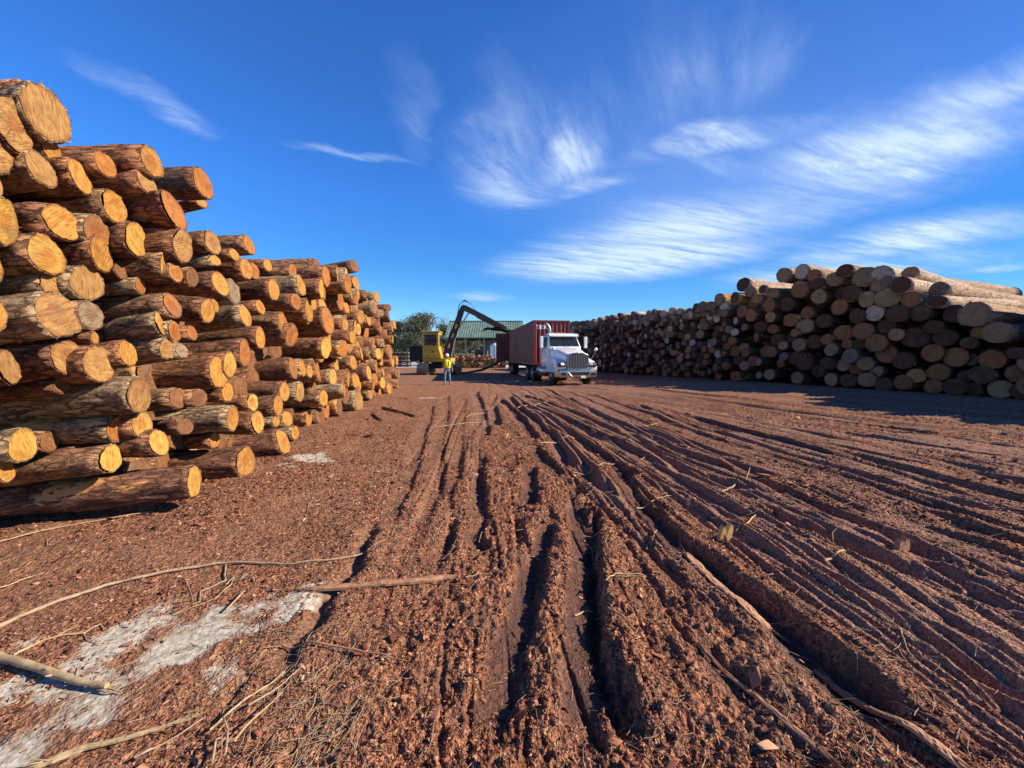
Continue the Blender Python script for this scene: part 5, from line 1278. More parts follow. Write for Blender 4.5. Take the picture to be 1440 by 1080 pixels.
def container():
    L, W, Z0, Z1 = 12.19, 1.22, 1.07, 3.97
    c = empty("shipping_container", CO, CY); tag(c, "dark red corrugated shipping container with white letters, rear doors open, on the trailer", "container")
    f = MB()
    for x in (-1, 1):
        for y0, y1 in ((0, .14), (L-.14, L)): f.box(x*(W-.07)-.07, x*(W-.07)+.07, y0, y1, Z0, Z1)
        f.box(x*(W-.04)-.04, x*(W-.04)+.04, .14, L-.14, Z0, Z0+.15); f.box(x*(W-.035)-.035, x*(W-.035)+.035, .14, L-.14, Z1-.08, Z1-.003)
    for y0, y1 in ((.0, .09), (L-.1, L-.0)):
        f.box(-W+.14, W-.14, y0, y1, Z0, Z0+.13); f.box(-W+.14, W-.14, y0, y1, Z1-.12, Z1-.003)
    for x in (-1, 1):
        for y in (.09, L-.09):
            for z in (Z0, Z1-.118): f.box(x*(W-.085)-.092, x*(W-.085)+.092, y-.095, y+.095, z-.004, z+.122, 0, .02)
    f.build("corner_frame", M_red, c)
    for s in (-1, 1):
        m_ = MB(); corr_wall(m_, .14, L-.14, Z0+.15, Z1-.08, lambda u, d, z: (s*(W-.012-d), u, z)); m_.build("side_panel", M_red, c)
    m_ = MB(); corr_wall(m_, -W+.14, W-.14, Z0+.13, Z1-.12, lambda u, d, z: (u, .012+d, z)); fp = m_.build("front_panel", M_red, c)
    m_ = MB(); corr_wall(m_, .1, L-.1, -W+.07, W-.07, lambda u, d, z: (z, u, Z1-.02-d*.5)); m_.build("roof", M_red, c)
    m_ = MB(); m_.box(-W+.08, W-.08, .05, L-.02, Z0+.11, Z0+.15); m_.build("floor_deck", M_black, c)
    # lettering that follows the corrugation
    cu = bpy.data.curves.new("lettering", 'FONT'); cu.body = "tex"; cu.size = .56; cu.align_x = 'LEFT'; cu.extrude = 0; cu.offset = .012
    to = bpy.data.objects.new("lettering_source", cu); COL.objects.link(to); bpy.context.view_layer.update()
    me = bpy.data.meshes.new_from_object(to.evaluated_get(bpy.context.evaluated_depsgraph_get())); bpy.data.objects.remove(to)
    bm = bmesh.new(); bm.from_mesh(me); x0, zb = -W+.20, 3.40
    for v in bm.verts: v.co = Vector((v.co.x*1.0+x0, 0, v.co.y+zb))
    for u in knots(x0-.05, x0+1.2): bmesh.ops.bisect_plane(bm, geom=bm.verts[:]+bm.edges[:]+bm.faces[:], plane_co=(u, 0, 0), plane_no=(1, 0, 0))
    for v in bm.verts: v.co.y = .012+corr(v.co.x)*DEP-.006
    m2 = bpy.data.meshes.new("lettering"); bm.to_mesh(m2); bm.free(); m2.materials.append(M_letter); link("lettering", m2, fp)
    # rear doors swung open, one stands out to the side
    for s, ang in ((-1, 96), (1, 78)):
        d = MB(); corr_wall(d, .06, W-.06, Z0+.15, Z1-.14, lambda u, dd, z: (u, .03+dd, z))
        for a, b in ((0, .07), (W-.07, W-.01)): d.box(a, b, 0, .08, Z0+.13, Z1-.12)
        d.box(.07, W-.07, .0, .075, Z0+.13, Z0+.22); d.box(.07, W-.07, .0, .075, Z1-.22, Z1-.12)
        o = d.build("door", [M_red], c); o.location = (s*(W-.01), L+.01, 0)
        o.rotation_euler = (0, 0, 0); o.scale = (-s, 1, 1)
        o.rotation_euler.z = R(ang)*(-s)*-1 if False else (R(180-ang) if s < 0 else -R(180-ang))
        if s < 0: o.rotation_euler.z = R(180-14)
        else: o.rotation_euler.z = -R(95)
        rd = MB()
        for u in (.25, .55, .85): rd.cyl((u, .1, Z0+.15), (u, .1, Z1-.14), .018, 8)
        rd.build("lock_rod", M_steel, o)
container()

# ------------------------------------------------------------------ yellow tracked loader
def loader():
    ld = empty("log_loader", (-6.6, 35.6, 0), 0); tag(ld, "yellow tracked log loader with raised black knuckle boom reaching over the container", "loader")
    for cx in (-1.28, 1.28):
        t_ = MB(); prof = []
        for k in range(9): a = R(90+180*k/8); prof.append((-1.65+.46*math.cos(a), .48+.46*math.sin(a)))
        for k in range(9): a = R(-90+180*k/8); prof.append((1.65+.46*math.cos(a), .48+.46*math.sin(a)))
        t_.prism(prof, 'x', cx-.40, cx+.40, 0)
        n = 46; per = []
        for i in range(len(prof)):
            a, b = Vector(prof[i]), Vector(prof[(i+1) % len(prof)])
            m_ = max(1, int((b-a).length/.17))
            for q in range(m_): per.append((a.lerp(b, q/m_), (b-a).normalized()))
        for pt, d in per[::1]:
            an = math.atan2(d.y, d.x); M = Matrix.Translation((cx, pt.x, pt.y)) @ Matrix.Rotation(an, 4, 'X'); t_.box(-.43, .43, .0, .10, -.025, .03, 0, 0, M)
        to = t_.build("track", M_steel, ld)
        r_ = MB()
        for y in (-1.65, -1, -.35, .35, 1, 1.65): r_.cyl((cx-.44, y, .48), (cx+.44, y, .48), .22 if abs(y) < 1.6 else .34, 14)
        r_.build("roller", M_black, to)
    u = MB(); u.box(-.95, .95, -.8, .8, .55, .95, 0, .05); u.lathe([(.2, .95), (.75, .95), (.78, 1.12), (.2, 1.14)], 24); u.build("undercarriage", M_black, ld)
    h = MB(); h.box(-1.4, 1.15, -1.1, 1.5, 1.14, 1.5, 0, .06); h.build("house_deck", M_yellow, ld)
    e = MB(); e.box(-2.62, -1.36, -.95, 1.4, 1.25, 2.52, 0, .08)
    for z in (1.6, 1.8, 2.0, 2.2): e.box(-2.45, -1.55, -.975, -.945, z, z+.07)
    e.box(-2.5, -1.5, -.6, 1.0, 2.52, 2.6, 0, .02); e.build("engine_cover", M_black, ld)
    c = MB(); c.prism([(-1.34, 1.45), (.28, 1.45), (.32, 1.62), (.12, 2.35), (.12, 3.78), (-1.34, 3.78)], 'y', -1.25, .55, 0)
    cab = c.build("cab", M_yellow, ld)
    b = cab.modifiers.new("soft_edges", 'BEVEL'); b.width = .05; b.segments = 2
    w_ = MB(); w_.box(-1.18, -.06, -1.275, -1.245, 2.62, 3.58, 0, .03); w_.build("windscreen", M_glass, cab)
    w_ = MB(); w_.box(.10, .135, -1.05, .35, 2.55, 3.58, 0, .01); w_.build("side_window", M_glass, cab)
    d = MB()
    for z in (1.72, 2.28, 2.48): d.box(-1.28, .0, -1.268, -1.25, z, z+.035)
    d.box(-.50, -.38, -1.30, -1.25, 1.98, 2.10, 1, .01); d.build("grab_rail", [M_yellow, M_black], cab)
    rf = MB(); rf.box(-1.42, .20, -1.36, .62, 3.785, 3.88, 0, .04); rf.build("cab_roof", M_yellow, cab)
    for z in (1.7, 1.95, 2.2): pass
    # boom
    base = Vector((.45, -.1, 1.5)); el = Vector((2.05, .7, 6.25)); tip = Vector((5.95, 2.6, 4.42))
    def beam(name, a, b, w0, w1, d0, mat, par, mid=None):
        d = (b-a).normalized(); s = d.cross(Vector((0, 1, 0))).normalized(); n = d.cross(s).normalized(); rings = []
        for f_, w_ in ((0, w0*.7), (.06, w0), (.45, (w0+w1)/2*1.12), (.92, w1), (1, w1*.7)):
            p = a.lerp(b, f_); rings.append([p+s*w_/2+n*d0/2, p-s*w_/2+n*d0/2, p-s*w_/2-n*d0/2, p+s*w_/2-n*d0/2])
        mb = MB(); loft(mb, rings, smooth=False); return mb.build(name, mat, par)
    bo = beam("boom", base, el, .62, .46, .36, M_black, ld)
    d = (el-base).normalized()
    for k in (.22, .42, .60):
        mb = MB(); p = base.lerp(el, k)+Vector((0, -.195, 0)); mb.box(-.07, .07, -.012, .01, -.26, .26, 0, .01, Matrix.Translation(p) @ Matrix.Rotation(math.atan2(d.x, d.z), 4, 'Y'))
        mb.build("yellow_marking", M_yellow, bo)
    cy = MB(); cy.cyl(base+Vector((.55, 0, .1)), base.lerp(el, .42)+Vector((.2, 0, -.15)), .10, 12); cy.cyl(base.lerp(el, .38)+Vector((.2, 0, -.2)), base.lerp(el, .55)+Vector((.1, 0, -.1)), .06, 10); cy.build("boom_cylinder", M_steel, bo)
    st = beam("stick", el+Vector((-.12, 0, .02)), tip, .52, .34, .32, M_black, ld)
    cy = MB(); cy.cyl(base.lerp(el, .48)+Vector((.22, 0, 0)), el.lerp(tip, .15)+Vector((-.12, 0, -.30)), .075, 12); cy.cyl(el.lerp(tip, .3)+Vector((0, 0, -.34)), el.lerp(tip, .78)+Vector((0, 0, -.30)), .07, 12); cy.build("stick_cylinder", M_steel, st)
    hs_ = MB()
    for k in range(4):
        o = Vector((0, -.1+.07*k, 0)); hs_.tube([base.lerp(el, .80)+o+Vector((-.22, 0, .1)), el+o+Vector((-.35, 0, .2)), el+o+Vector((.1, 0, .52+.05*k)), el+o+Vector((.7, .2, .32)), el.lerp(tip, .28)+o+Vector((0, 0, .28))], .022, 6)
    hs_.build("hydraulic_hose", M_black, st)
    g = MB(); g.tube([tip+Vector((-1.25, -.3, -.12)), tip+Vector((-.4, 0, -.02)), tip+Vector((.4, .2, -.35))], [.17, .30, .22], 10); g.cyl(tip+Vector((0, 0, .15)), tip+Vector((.05, 0, -.3)), .13, 12)
    go = g.build("grapple", M_black, ld)
    for k, (dx, dz) in enumerate(((-1, 0), (-1, .14), (1, 0))):
        tn = MB(); q = tip+Vector((-1.25 if dx < 0 else .3, -.3+.5*(k == 1), -.12 if dx < 0 else -.3))
        tn.tube([q, q+Vector((dx*.5, 0, .02+dz)), q+Vector((dx*.85, 0, -.10+dz)), q+Vector((dx*1.0, .0, -.28+dz))], [.11, .09, .07, .03], 8); tn.build("tine", M_black, go)
    rl = MB()
    rl.tube([(-1.3, 1.3, 1.5), (-1.3, 1.3, 2.7), (.6, 1.3, 2.7), (.6, 1.3, 1.5)], .025, 6); rl.build("handrail", M_yellow, ld)
loader()

# an unidentified dark form sloping up from the ground behind the loader's boom
def leaning():
    mb = MB(); pts = [(-5.6, 36.3, .05), (-4.2, 36.35, .12), (-2.9, 36.4, .35), (-1.7, 36.5, .85), (-.7, 36.6, 1.5)]
    mb.tube(pts, [.05, .085, .12, .15, .18], 12); o = mb.build("dark_form", M_dark); tag(o, "dark bent tapering form sloping from the ground up to the open container door", "tree stem")
leaning()
# ------------------------------------------------------------------ concrete yard, shed, trees
def conc():
    m, t, b = newmat("pale_concrete"); co = t.node('ShaderNodeTexCoord').outputs['Object']
    c = t.mix(t.mr(t.noise(co, .5, 6, .6), .35, .65), (.50, .47, .44), (.66, .64, .61)); c = t.mix(t.mr(t.noise(co, .25, 5, .7), .55, .7, 0, .6), c, (.25, .15, .10))
    t.set(b.inputs['Base Color'], c); b.inputs['Roughness'].default_value = .9; return m
mb = MB(); mb.box(-60, 9.5, 56.6, 120, -.1, .06); tag(mb.build("pavement", conc()), kind="structure")
M_roof = None
def roofmat():
    m, t, b = newmat("green_roof_sheet"); co = t.node('ShaderNodeTexCoord').outputs['Object']
    s = t.node('ShaderNodeSeparateXYZ'); t.l.new(co, s.inputs[0])
    c = t.mix(t.mr(t.noise(co, .8, 5, .6), .35, .65), (.14, .215, .17), (.20, .29, .235)); c = t.mix(t.mr(t.noise(t.scl(co, (3, .3, .3)), 1.2, 4), .55, .75, 0, .35), c, (.30, .36, .30))
    t.set(b.inputs['Base Color'], c); b.inputs['Roughness'].default_value = .5; return m
M_roof = roofmat(); M_woodpost = simple("grey_timber", (.30, .24, .18), .85, 0, .25, 3); M_yb = simple("fresh_timber", (.52, .36, .16), .85, 0, .2, 4); M_tank = simple("white_tank_paint", (.62, .66, .70), .5, 0, .08, 2); M_blue = simple("grey_blue_machine", (.14, .17, .20), .55, .1, .2, 2); M_dk = simple("dark_timber", (.06, .048, .04), .9, 0, .3, 3)
def shed():
    s = empty("open_shed", (-4.3, 68, .06), 0); tag(s, "open sided timber yard shed with green ribbed metal roof behind the loader", "shed")
    X0, X1, Y0, Y1, ZE, ZR = -7.3, 6.3, -1.0, 9.0, 5.15, 8.1
    r = MB(); ym = (Y0+Y1)/2; n = int((X1-X0)/.42)
    for k in range(n):
        x = X0+(X1-X0)*k/n; x2 = X0+(X1-X0)*(k+1)/n; pr = [(x, 0), (x2-.07, 0), (x2-.055, .07), (x2-.015, .07), (x2, 0)]
        for (ya, za, yb, zb) in ((Y0-.5, ZE-.28, ym, ZR), (ym, ZR, Y1+.5, ZE-.28)):
            vs = [(p, ya, za+q) for p, q in pr]+[(p, yb, zb+q) for p, q in pr]+[(p, ya, za-.05) for p, q in pr]+[(p, yb, zb-.05) for p, q in pr]
            fs = [(i, i+1, 6+i, 5+i) for i in range(4)]+[(15+i, 16+i, 11+i, 10+i) for i in range(4)]+[(0, 10, 11, 1), (1, 11, 12, 2), (2, 12, 13, 3), (3, 13, 14, 4)]
            r.add(vs, fs)
    r.box(X0, X1, ym-.18, ym+.18, ZR+.02, ZR+.12); ro = r.build("roof", M_roof, s)
    f = MB(); f.box(X0, X1, Y0-.1, Y0+.1, ZE-.4, ZE-.02); f.box(X0, X1, Y1-.1, Y1+.1, ZE-.4, ZE-.02)
    for k in range(6): x = X0+.3+(X1-X0-.6)*k/5; f.tube([(x, Y0, ZE-.2), (x, ym, ZR-.2), (x, Y1, ZE-.2)], .09, 6); f.box(x-.08, x+.08, Y0, Y1, ZE-.35, ZE-.15)
    f.build("roof_truss", M_dk, s)
    for k in range(5):
        x = X0+.35+(X1-X0-.7)*k/4
        for y in (Y0, Y1): p = MB(); p.box(x-.13, x+.13, y-.13, y+.13, 0, ZE-.4, 0, .01); p.build("post", M_woodpost, s)
    w_ = MB(); w_.box(-1.2, 6.0, 6.5, 6.6, 0, 4.7)
    for k in range(16): w_.box(-1.2+.45*k, -1.17+.45*k, 6.46, 6.5, 0, 4.7)
    w_.build("rear_wall", M_blue, s)
    rl = MB(); rl.box(-6.2, -2.2, -1.05, -.9, 1.9, 2.15); rl.box(-6.2, -2.2, -1.05, -.9, 1.0, 1.2)
    for x in (-6.1, -4.8, -3.4, -2.3): rl.box(x-.08, x+.08, -.9, -.75, 0, 2.3)
    rl.build("guard_rail", M_yb, s)
shed()
def saw():
    s = empty("sawmill_machine", (-4.6, 70.2, .06), 0); tag(s, "dark sawmill machine with a grey cabin standing under the green roof", "machine")
    a = MB(); a.box(-2.4, 2.2, -1, 1, .5, 1.3, 0, .05)
    for x in (-2.2, 0, 2): a.box(x-.1, x+.1, -.9, .9, 0, .5)
    a.build("bed", M_dk, s); b = MB(); b.box(-2.2, .2, -.8, .9, 1.3, 3.0, 0, .08); b.build("cabin", M_blue, s); w_ = MB(); w_.box(-1.95, -.05, -.84, -.79, 1.9, 2.8, 0, .03); w_.build("window", M_glass, s)
    c = MB(); c.tube([(.6, 0, 1.3), (.9, 0, 2.6), (1.6, 0, 3.0), (2.1, 0, 2.4)], .16, 10); c.build("chute", M_steel, s)
saw()
def tank():
    s = empty("storage_tank", (-2.85, 66.2, .06), 0); tag(s, "white upright storage tank at the corner of the green roofed shed", "tank")
    a = MB(); a.lathe([(.05, .3), (.85, .3), (.9, .45), (.9, 3.3), (.8, 3.6), (.3, 3.85), (.05, 3.9)], 28); a.build("shell", M_tank, s)
    l = MB()
    for x in (-.18, .18): l.tube([(x, -.98, .0), (x, -.98, 3.6)], .025, 6)
    for k in range(11): l.tube([(-.18, -.98, .3+.3*k), (.18, -.98, .3+.3*k)], .018, 6)
    l.build("ladder", M_steel, s)
    for a_ in (45, 135, 225, 315): q = MB(); q.box(.7*math.cos(R(a_))-.06, .7*math.cos(R(a_))+.06, .7*math.sin(R(a_))-.06, .7*math.sin(R(a_))+.06, 0, .32); q.build("leg", M_steel, s)
tank()
def lumber(x, y, w, d, rows, label):
    q = random.Random(int(x*7)); s = empty("lumber_stack", (x, y, .06), R(4)); tag(s, label, "lumber", "stacks of sawn lumber on the concrete yard")
    z = 0
    for k in range(rows):
        for xx in (-w*.4, 0, w*.4): b = MB(); b.box(xx-.06, xx+.06, -d/2, d/2, z, z+.1); b.build("bearer", M_dk, s)
        z += .1; b = MB(); n = int(w/.22)
        for j in range(n):
            for l in range(3): b.box(-w/2+.22*j, -w/2+.22*j+.21, -d/2+q.uniform(-.1, .1), d/2+q.uniform(-.1, .1), z+l*.06, z+l*.06+.055)
        b.build("board_layer", M_woodpost if k % 2 else M_dk, s); z += .185
lumber(-17.6, 60.5, 3.4, 2.4, 8, "grey lumber stack taller than its neighbour, between the sunlit stack and the loader")
lumber(-13.6, 62.0, 2.6, 2.4, 6, "lower dark lumber stack standing next to the loader's engine cover")

# trees -----------------------------------------------------------------------
def leafmat(name, cols, tr=.25):
    m, t, b = newmat(name); tn = t.attr('tone'); c = t.ramp(tn, [(i/(len(cols)-1), c_) for i, c_ in enumerate(cols)])
    t.set(b.inputs['Base Color'], c); b.inputs['Roughness'].default_value = .7; b.inputs['Specular IOR Level'].default_value = .2; return m
M_green = leafmat("green_foliage", [(.035, .05, .024), (.065, .09, .042), (.105, .13, .06), (.15, .165, .08)])
M_olive = leafmat("olive_foliage", [(.05, .055, .025), (.10, .10, .045), (.15, .135, .065), (.20, .17, .09)])
M_brown = leafmat("bare_twigs", [(.10, .075, .055), (.16, .125, .095), (.22, .18, .14), (.28, .23, .18)])
M_pine = leafmat("pine_needles", [(.024, .04, .02), (.042, .065, .032), (.065, .092, .045), (.095, .12, .06)])
M_trunk = simple("tree_bark", (.15, .11, .085), .9, 0, .3, 6, bump=.4)
def tree(name, label, x, y, hgt, kind, seed, spread=None):
    q = np.random.RandomState(seed); o = empty(name, (x, y, 0), q.uniform(0, 6)); tag(o, label, "tree", "trees beyond the concrete yard")
    sp = spread or hgt*.30; tk = MB(); tips = []
    def limb(p, d, l, r, lev):
        pts = [p]; dd = d.copy()
        for k in range(4):
            dd = (dd+Vector((q.normal(0, .13), q.normal(0, .13), .06))).normalized(); pts.append(pts[-1]+dd*l/4)
        tk.tube(pts, [r, r*.85, r*.7, r*.55, r*.35], 7 if lev < 2 else 4, 0, False)
        if lev >= 2: tips.extend(pts[2:]); return
        nb = 9 if lev == 0 else 5
        for k in range(nb):
            f_ = q.uniform(.35 if kind != 'pine' else .5, 1.0) if lev == 0 else q.uniform(.25, 1)
            i = min(3, int(f_*4)); pp = pts[i].lerp(pts[i+1], f_*4-i); a = q.uniform(0, 6.28); up = q.uniform(.15, .9) if kind != 'pine' else q.uniform(-.05, .5)
            nd = Vector((math.cos(a), math.sin(a), up)).normalized()
            limb(pp, nd, (sp*(1.1-.35*f_) if lev == 0 else l*.5)*q.uniform(.7, 1.15), r*.38, lev+1)
    limb(Vector((0, 0, -.2)), Vector((q.normal(0, .05), q.normal(0, .05), 1)), hgt*.88, hgt*.021+.05, 0)
    tk.build("trunk", M_trunk, o)
    P = np.array([t_.to_tuple() for t_ in tips]); per = {'pine': 24, 'leafy': 18, 'bare': 14}[kind]
    n = len(P)*per; c = np.repeat(P, per, 0)+q.normal(0, {'pine': .042, 'leafy': .052, 'bare': .06}[kind]*hgt, (n, 3))*np.array([1, 1, .8]); c = c[c[:, 2] > hgt*.06]; n = len(c)
    s = q.uniform(.10, .24, n)*(hgt/11)**.5; a1 = q.normal(0, 1, (n, 3)); a1 /= np.linalg.norm(a1, axis=1)[:, None]; a2 = np.cross(a1, q.normal(0, 1, (n, 3))); a2 /= np.linalg.norm(a2, axis=1)[:, None]+1e-9
    wd = {'pine': .45, 'leafy': .7, 'bare': .10}[kind]; ln = {'pine': 1.1, 'leafy': 1.0, 'bare': 2.6}[kind]
    V = np.stack([c-a1*s[:, None]*ln, c+a2*s[:, None]*wd, c+a1*s[:, None]*ln, c-a2*s[:, None]*wd], 1).reshape(-1, 3)
    tone = np.clip(np.repeat(.5+.22*q.normal(0, 1, n)+.5*(vn2(c[:, 0]*.9+seed, c[:, 2]*.9+c[:, 1], 5)-.5), 4), 0, 1)
    mt = {'pine': M_pine, 'leafy': M_green if seed % 2 else M_olive, 'bare': M_brown}[kind]
    link("crown", np_mesh("crown", V, np.arange(4*n), np.full(n, 4), [mt], attrs={"tone": ("FLOAT", tone)}), o); return o
TREES = [(562, 452, 92, 'leafy', "olive green tree at the near edge, closest to the sunlit stack"), (575, 446, 97, 'bare', "bare grey twigged tree with brownish branches behind the loader's engine cover"), (586, 443, 94, 'leafy', "dense leafy tree standing just behind the loader cab"),
         (597, 437, 99, 'pine', "tallest dark pine crown rising above the loader cab"), (607, 450, 93, 'bare', "bare twiggy tree between the tall pine and the boom"), (617, 452, 101, 'leafy', "green leafy tree half hidden by the raised boom"), (628, 458, 97, 'pine', "short dark pine next to the end of the green roof"),
         (622, 446, 112, 'bare', "thin bare tree with pale top twigs poking up beyond the boom"), (569, 462, 84, 'pine', "low dark pine in front of the other trees beyond the lumber"), (548, 456, 98, 'leafy', "leafy tree almost hidden behind the far end of the sunlit stack"),
         (645, 478, 96, 'leafy', "bushy tree seen under the green roof beside the first post"), (665, 480, 99, 'bare', "bare brown tree seen under the green roof past the machine"), (818, 455, 96, 'pine', "pine crown showing between the red container and the shaded stack"), (655, 474, 94, "leafy", "leafy bush seen under the green roof between two posts"), (680, 476, 97, "leafy", "darker bush seen under the green roof near the grey rear wall"), (640, 470, 104, "bare", "brown bare tree beyond the open shed seen left of the machine"), (592, 470, 88, 'bare', "low bare brown thicket tree behind the loader cab window")]
for k, (u, v, Y, kind, lab) in enumerate(TREES):
    p = at(u, v, Y); tree("pine_tree" if kind == 'pine' else ("bare_tree" if kind == 'bare' else "leafy_tree"), lab, p.x, Y, p.z, kind, 100+k)

# ------------------------------------------------------------------ the worker
def skin_mesh(name, chains, mats, parent, sub=2, matfn=None):
    vs, es, rd = [], [], []; idx = {}
    def vid(p, r):
        k = tuple(round(c, 4) for c in p)
        if k not in idx: idx[k] = len(vs); vs.append(p); rd.append(r)
        return idx[k]
    for ch in chains:
        prev = None
        for (p, r) in ch:
            i = vid(p, r)
            if prev is not None and prev != i: es.append((prev, i))
            prev = i
    me = bpy.data.meshes.new(name); me.from_pydata(vs, es, []); ob = bpy.data.objects.new(name+"_rig", me); COL.objects.link(ob)
    sk = ob.modifiers.new("skin", 'SKIN'); sk.use_smooth_shade = True; sv = me.skin_vertices[0].data
    for i, r in enumerate(rd):
        sv[i].radius = r if hasattr(r, '__len__') else (r, r); sv[i].use_root = (i == 0)
    sb = ob.modifiers.new("sub", 'SUBSURF'); sb.levels = sub; sb.render_levels = sub
    dg = bpy.context.evaluated_depsgraph_get(); dg.update(); m2 = bpy.data.meshes.new_from_object(ob.evaluated_get(dg)); bpy.data.objects.remove(ob)
    m2.materials.clear()
    for m in mats: m2.materials.append(m)
    for p in m2.polygons:
        p.use_smooth = True; p.material_index = matfn(p.center) if matfn else 0
    m2.name = name; return link(name, m2, parent)
M_skin = simple("skin", (.36, .19, .13), .6, 0, .06, 20); M_shirt = simple("dark_shirt_cloth", (.20, .11, .07), .9, 0, .15, 25); M_denim = simple("blue_denim", (.13, .20, .32), .9, 0, .25, 14, bump=.3)
M_vest = simple("hi_vis_vest", (.56, .72, .03), .7, 0, .08, 18); M_strip = simple("reflective_orange_tape", (.75, .28, .05), .5, 0, .1, 20); M_hat = simple("white_hard_hat", (.80, .80, .78), .35, 0, .03, 5, coat=.3); M_boot = simple("tan_boots", (.30, .19, .10), .85, 0, .2, 20); M_hair = simple("dark_hair", (.03, .02, .015), .8)
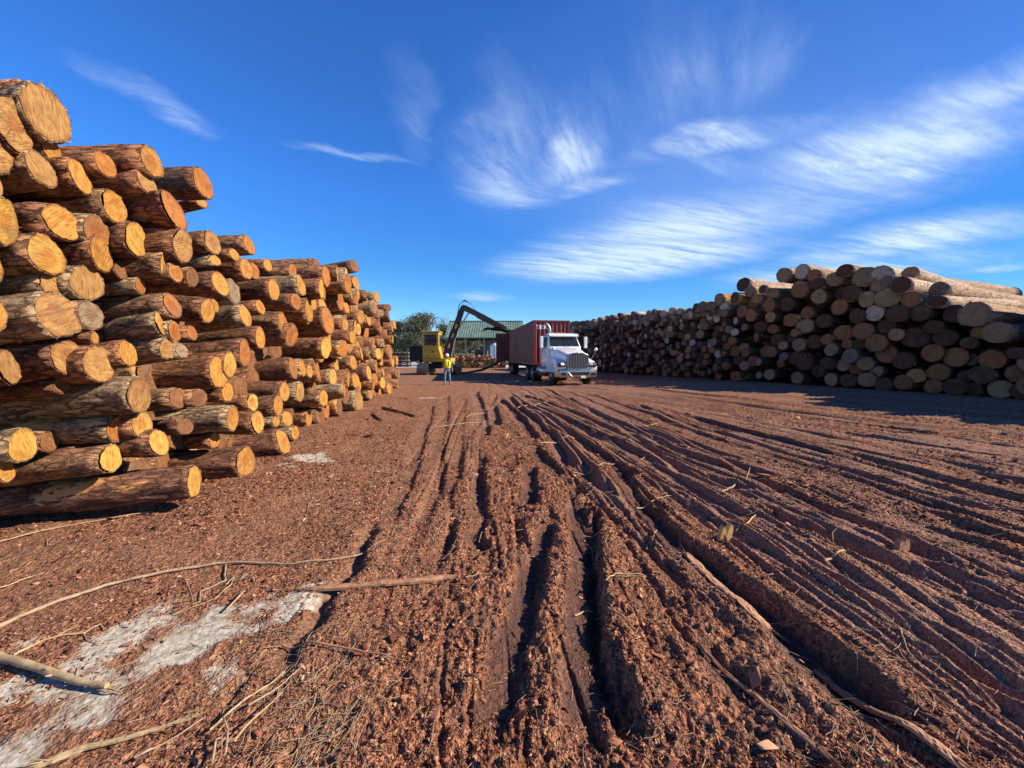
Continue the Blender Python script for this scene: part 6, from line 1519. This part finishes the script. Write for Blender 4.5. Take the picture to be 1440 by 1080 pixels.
def person():
    g0 = ground(629, 541.5); P = empty("person", (g0.x, g0.y, gz(g0.x, g0.y)), R(18)); P.scale = (.955,)*3; tag(P, "worker in white hard hat, yellow hi-vis vest and jeans standing by the loader", "person")
    body = []
    pel, wai, che, nk = (0, 0, .96), (0, .01, 1.12), (0, .0, 1.32), (0, .01, 1.50)
    body.append([(pel, (.15, .105)), (wai, (.145, .10)), (che, (.165, .115)), ((0, .01, 1.44), (.11, .08)), (nk, (.055, .055)), ((0, -.01, 1.56), (.058, .06)), ((0, -.015, 1.64), (.078, .095)), ((0, -.01, 1.71), (.076, .092)), ((0, 0, 1.76), (.045, .055))])
    body.append([((0, -.015, 1.64), (.078, .095)), ((0, -.115, 1.635), .014)])                           # nose
    for s in (-1, 1):
        body.append([((0, -.015, 1.64), (.078, .095)), ((s*.088, .005, 1.645), (.012, .022))])             # ears
        body.append([((0, .01, 1.44), (.11, .08)), ((s*.17, .01, 1.42), .062), ((s*.225, .03, 1.27), .048), ((s*.26, .02, 1.13), .042), ((s*.285, -.06, .99), .034), ((s*.29, -.10, .90), .027)])
        wx, wy, wz = s*.29, -.10, .90
        palm = (wx+s*.002, wy-.025, wz-.055); body.append([((wx, wy, wz), .027), (palm, (.018, .034))])
        for k, (dy, ln) in enumerate(((-.030, .058), (-.011, .068), (.009, .063), (.027, .050))):
            k1 = (wx-s*.004, wy-.035+dy, wz-.095); body.append([(palm, (.018, .034)), (k1, .0095), ((wx-s*.010, wy-.038+dy, wz-.095-ln*.5), .0085), ((wx-s*.022, wy-.036+dy, wz-.095-ln), .0075)])
        body.append([(palm, (.018, .034)), ((wx-s*.018, wy-.062, wz-.072), .010), ((wx-s*.020, wy-.072, wz-.105), .0085)])
        body.append([(pel, (.15, .105)), ((s*.10, 0, .88), .088), ((s*.135, -.02, .50), .056), ((s*.165, .01, .10), .040), ((s*.172, -.10, .04), .034)])
    bo = skin_mesh("body", body, [M_skin, M_shirt], P, 2, lambda c: 1 if (c.z < 1.485 and not (c.z < 1.0 and abs(c.x) > .235)) else 0)
    jn = [[((0, 0, .97), (.165, .125)), ((0, 0, 1.04), (.16, .12))]]
    for s in (-1, 1): jn.append([((0, 0, .97), (.165, .125)), ((s*.10, 0, .86), .105), ((s*.118, -.01, .68), .088), ((s*.136, -.02, .49), .072), ((s*.152, 0, .28), .066), ((s*.166, .01, .09), .066)])
    skin_mesh("jeans", jn, [M_denim], P, 2)
    for s in (-1, 1): skin_mesh("boot", [[((s*.167, .03, .07), .058), ((s*.170, -.03, .055), .055), ((s*.176, -.13, .045), (.046, .042)), ((s*.178, -.17, .04), (.036, .034))], [((s*.167, .03, .07), .058), ((s*.165, .012, .15), .056)]], [M_boot], P, 1)
    # vest: a shell about the trunk with armholes left by the shoulders
    v = MB(); rings = []
    for z, a, b_ in ((.98, .205, .150), (1.10, .195, .145), (1.24, .205, .155), (1.36, .205, .150), (1.44, .165, .120), (1.50, .10, .085)):
        rings.append([(a*math.cos(2*math.pi*k/28), .005+b_*math.sin(2*math.pi*k/28), z) for k in range(28)])
    loft(v, rings, 0, False); vo = v.build("vest", M_vest, P, False)
    so_ = vo.modifiers.new("cloth", 'SOLIDIFY'); so_.thickness = .008; so_.offset = 1
    tp = MB()
    def band(z0, z1, a, b_):
        loft(tp, [[((a+.011)*math.cos(2*math.pi*k/28), .005+(b_+.011)*math.sin(2*math.pi*k/28), z) for k in range(28)] for z in (z0, z1)], 0, False)
    band(1.10, 1.15, .197, .147)
    for s in (-1, 1):
        for f_ in (-1, 1):
            tp.tube([(s*.10, f_*.150, 1.14), (s*.105, f_*.162, 1.28), (s*.10, f_*.150, 1.38), (s*.09, f_*.10, 1.475)], .016, 6)
    tp.build("tape", M_strip, vo)
    h = MB(); h.lathe([(.118, 1.70), (.122, 1.715), (.112, 1.74), (.104, 1.79), (.08, 1.835), (.04, 1.86), (.005, 1.865)], 24, 'z', (0, -.005, 0)); h.box(-.085, .085, -.185, -.09, 1.702, 1.714, 0, .005)
    for x in (-.03, 0, .03): h.tube([(x, -.10, 1.79), (x, -.04, 1.853), (x, .04, 1.853), (x, .09, 1.79)], .008, 6)
    h.build("hard_hat", M_hat, P)
    hr = MB(); hr.lathe([(.086, 1.60), (.094, 1.64), (.096, 1.70), (.08, 1.72)], 20, 'z', (0, .022, 0)); hr.build("hair", M_hair, P)
person()

def treeline():
    q = np.random.RandomState(77); n = 60000; x = q.uniform(-75, 45, n); top = 4.5+4.5*vn2(x*.16, x*0, 3)+2.5*vn2(x*.6, x*0+4, 4)
    z = q.uniform(0, 1, n)**.8*top; y = 128+q.uniform(-4, 6, n); c = np.stack([x, y, z], 1)
    s = q.uniform(.17, .38, n); a1 = q.normal(0, 1, (n, 3)); a1 /= np.linalg.norm(a1, axis=1)[:, None]; a2 = np.cross(a1, q.normal(0, 1, (n, 3))); a2 /= np.linalg.norm(a2, axis=1)[:, None]+1e-9
    V = np.stack([c-a1*s[:, None], c+a2*s[:, None]*.7, c+a1*s[:, None], c-a2*s[:, None]*.7], 1).reshape(-1, 3)
    tone = np.clip(np.repeat(.35+.2*q.normal(0, 1, n)+.5*(vn2(x*.5, z*.6, 5)-.5), 4), 0, 1)
    tag(link("woods", np_mesh("woods", V, np.arange(4*n), np.full(n, 4), [M_green], attrs={"tone": ("FLOAT", tone)})), "far green woods closing the view behind the yard", "woods", kind="stuff")
treeline()
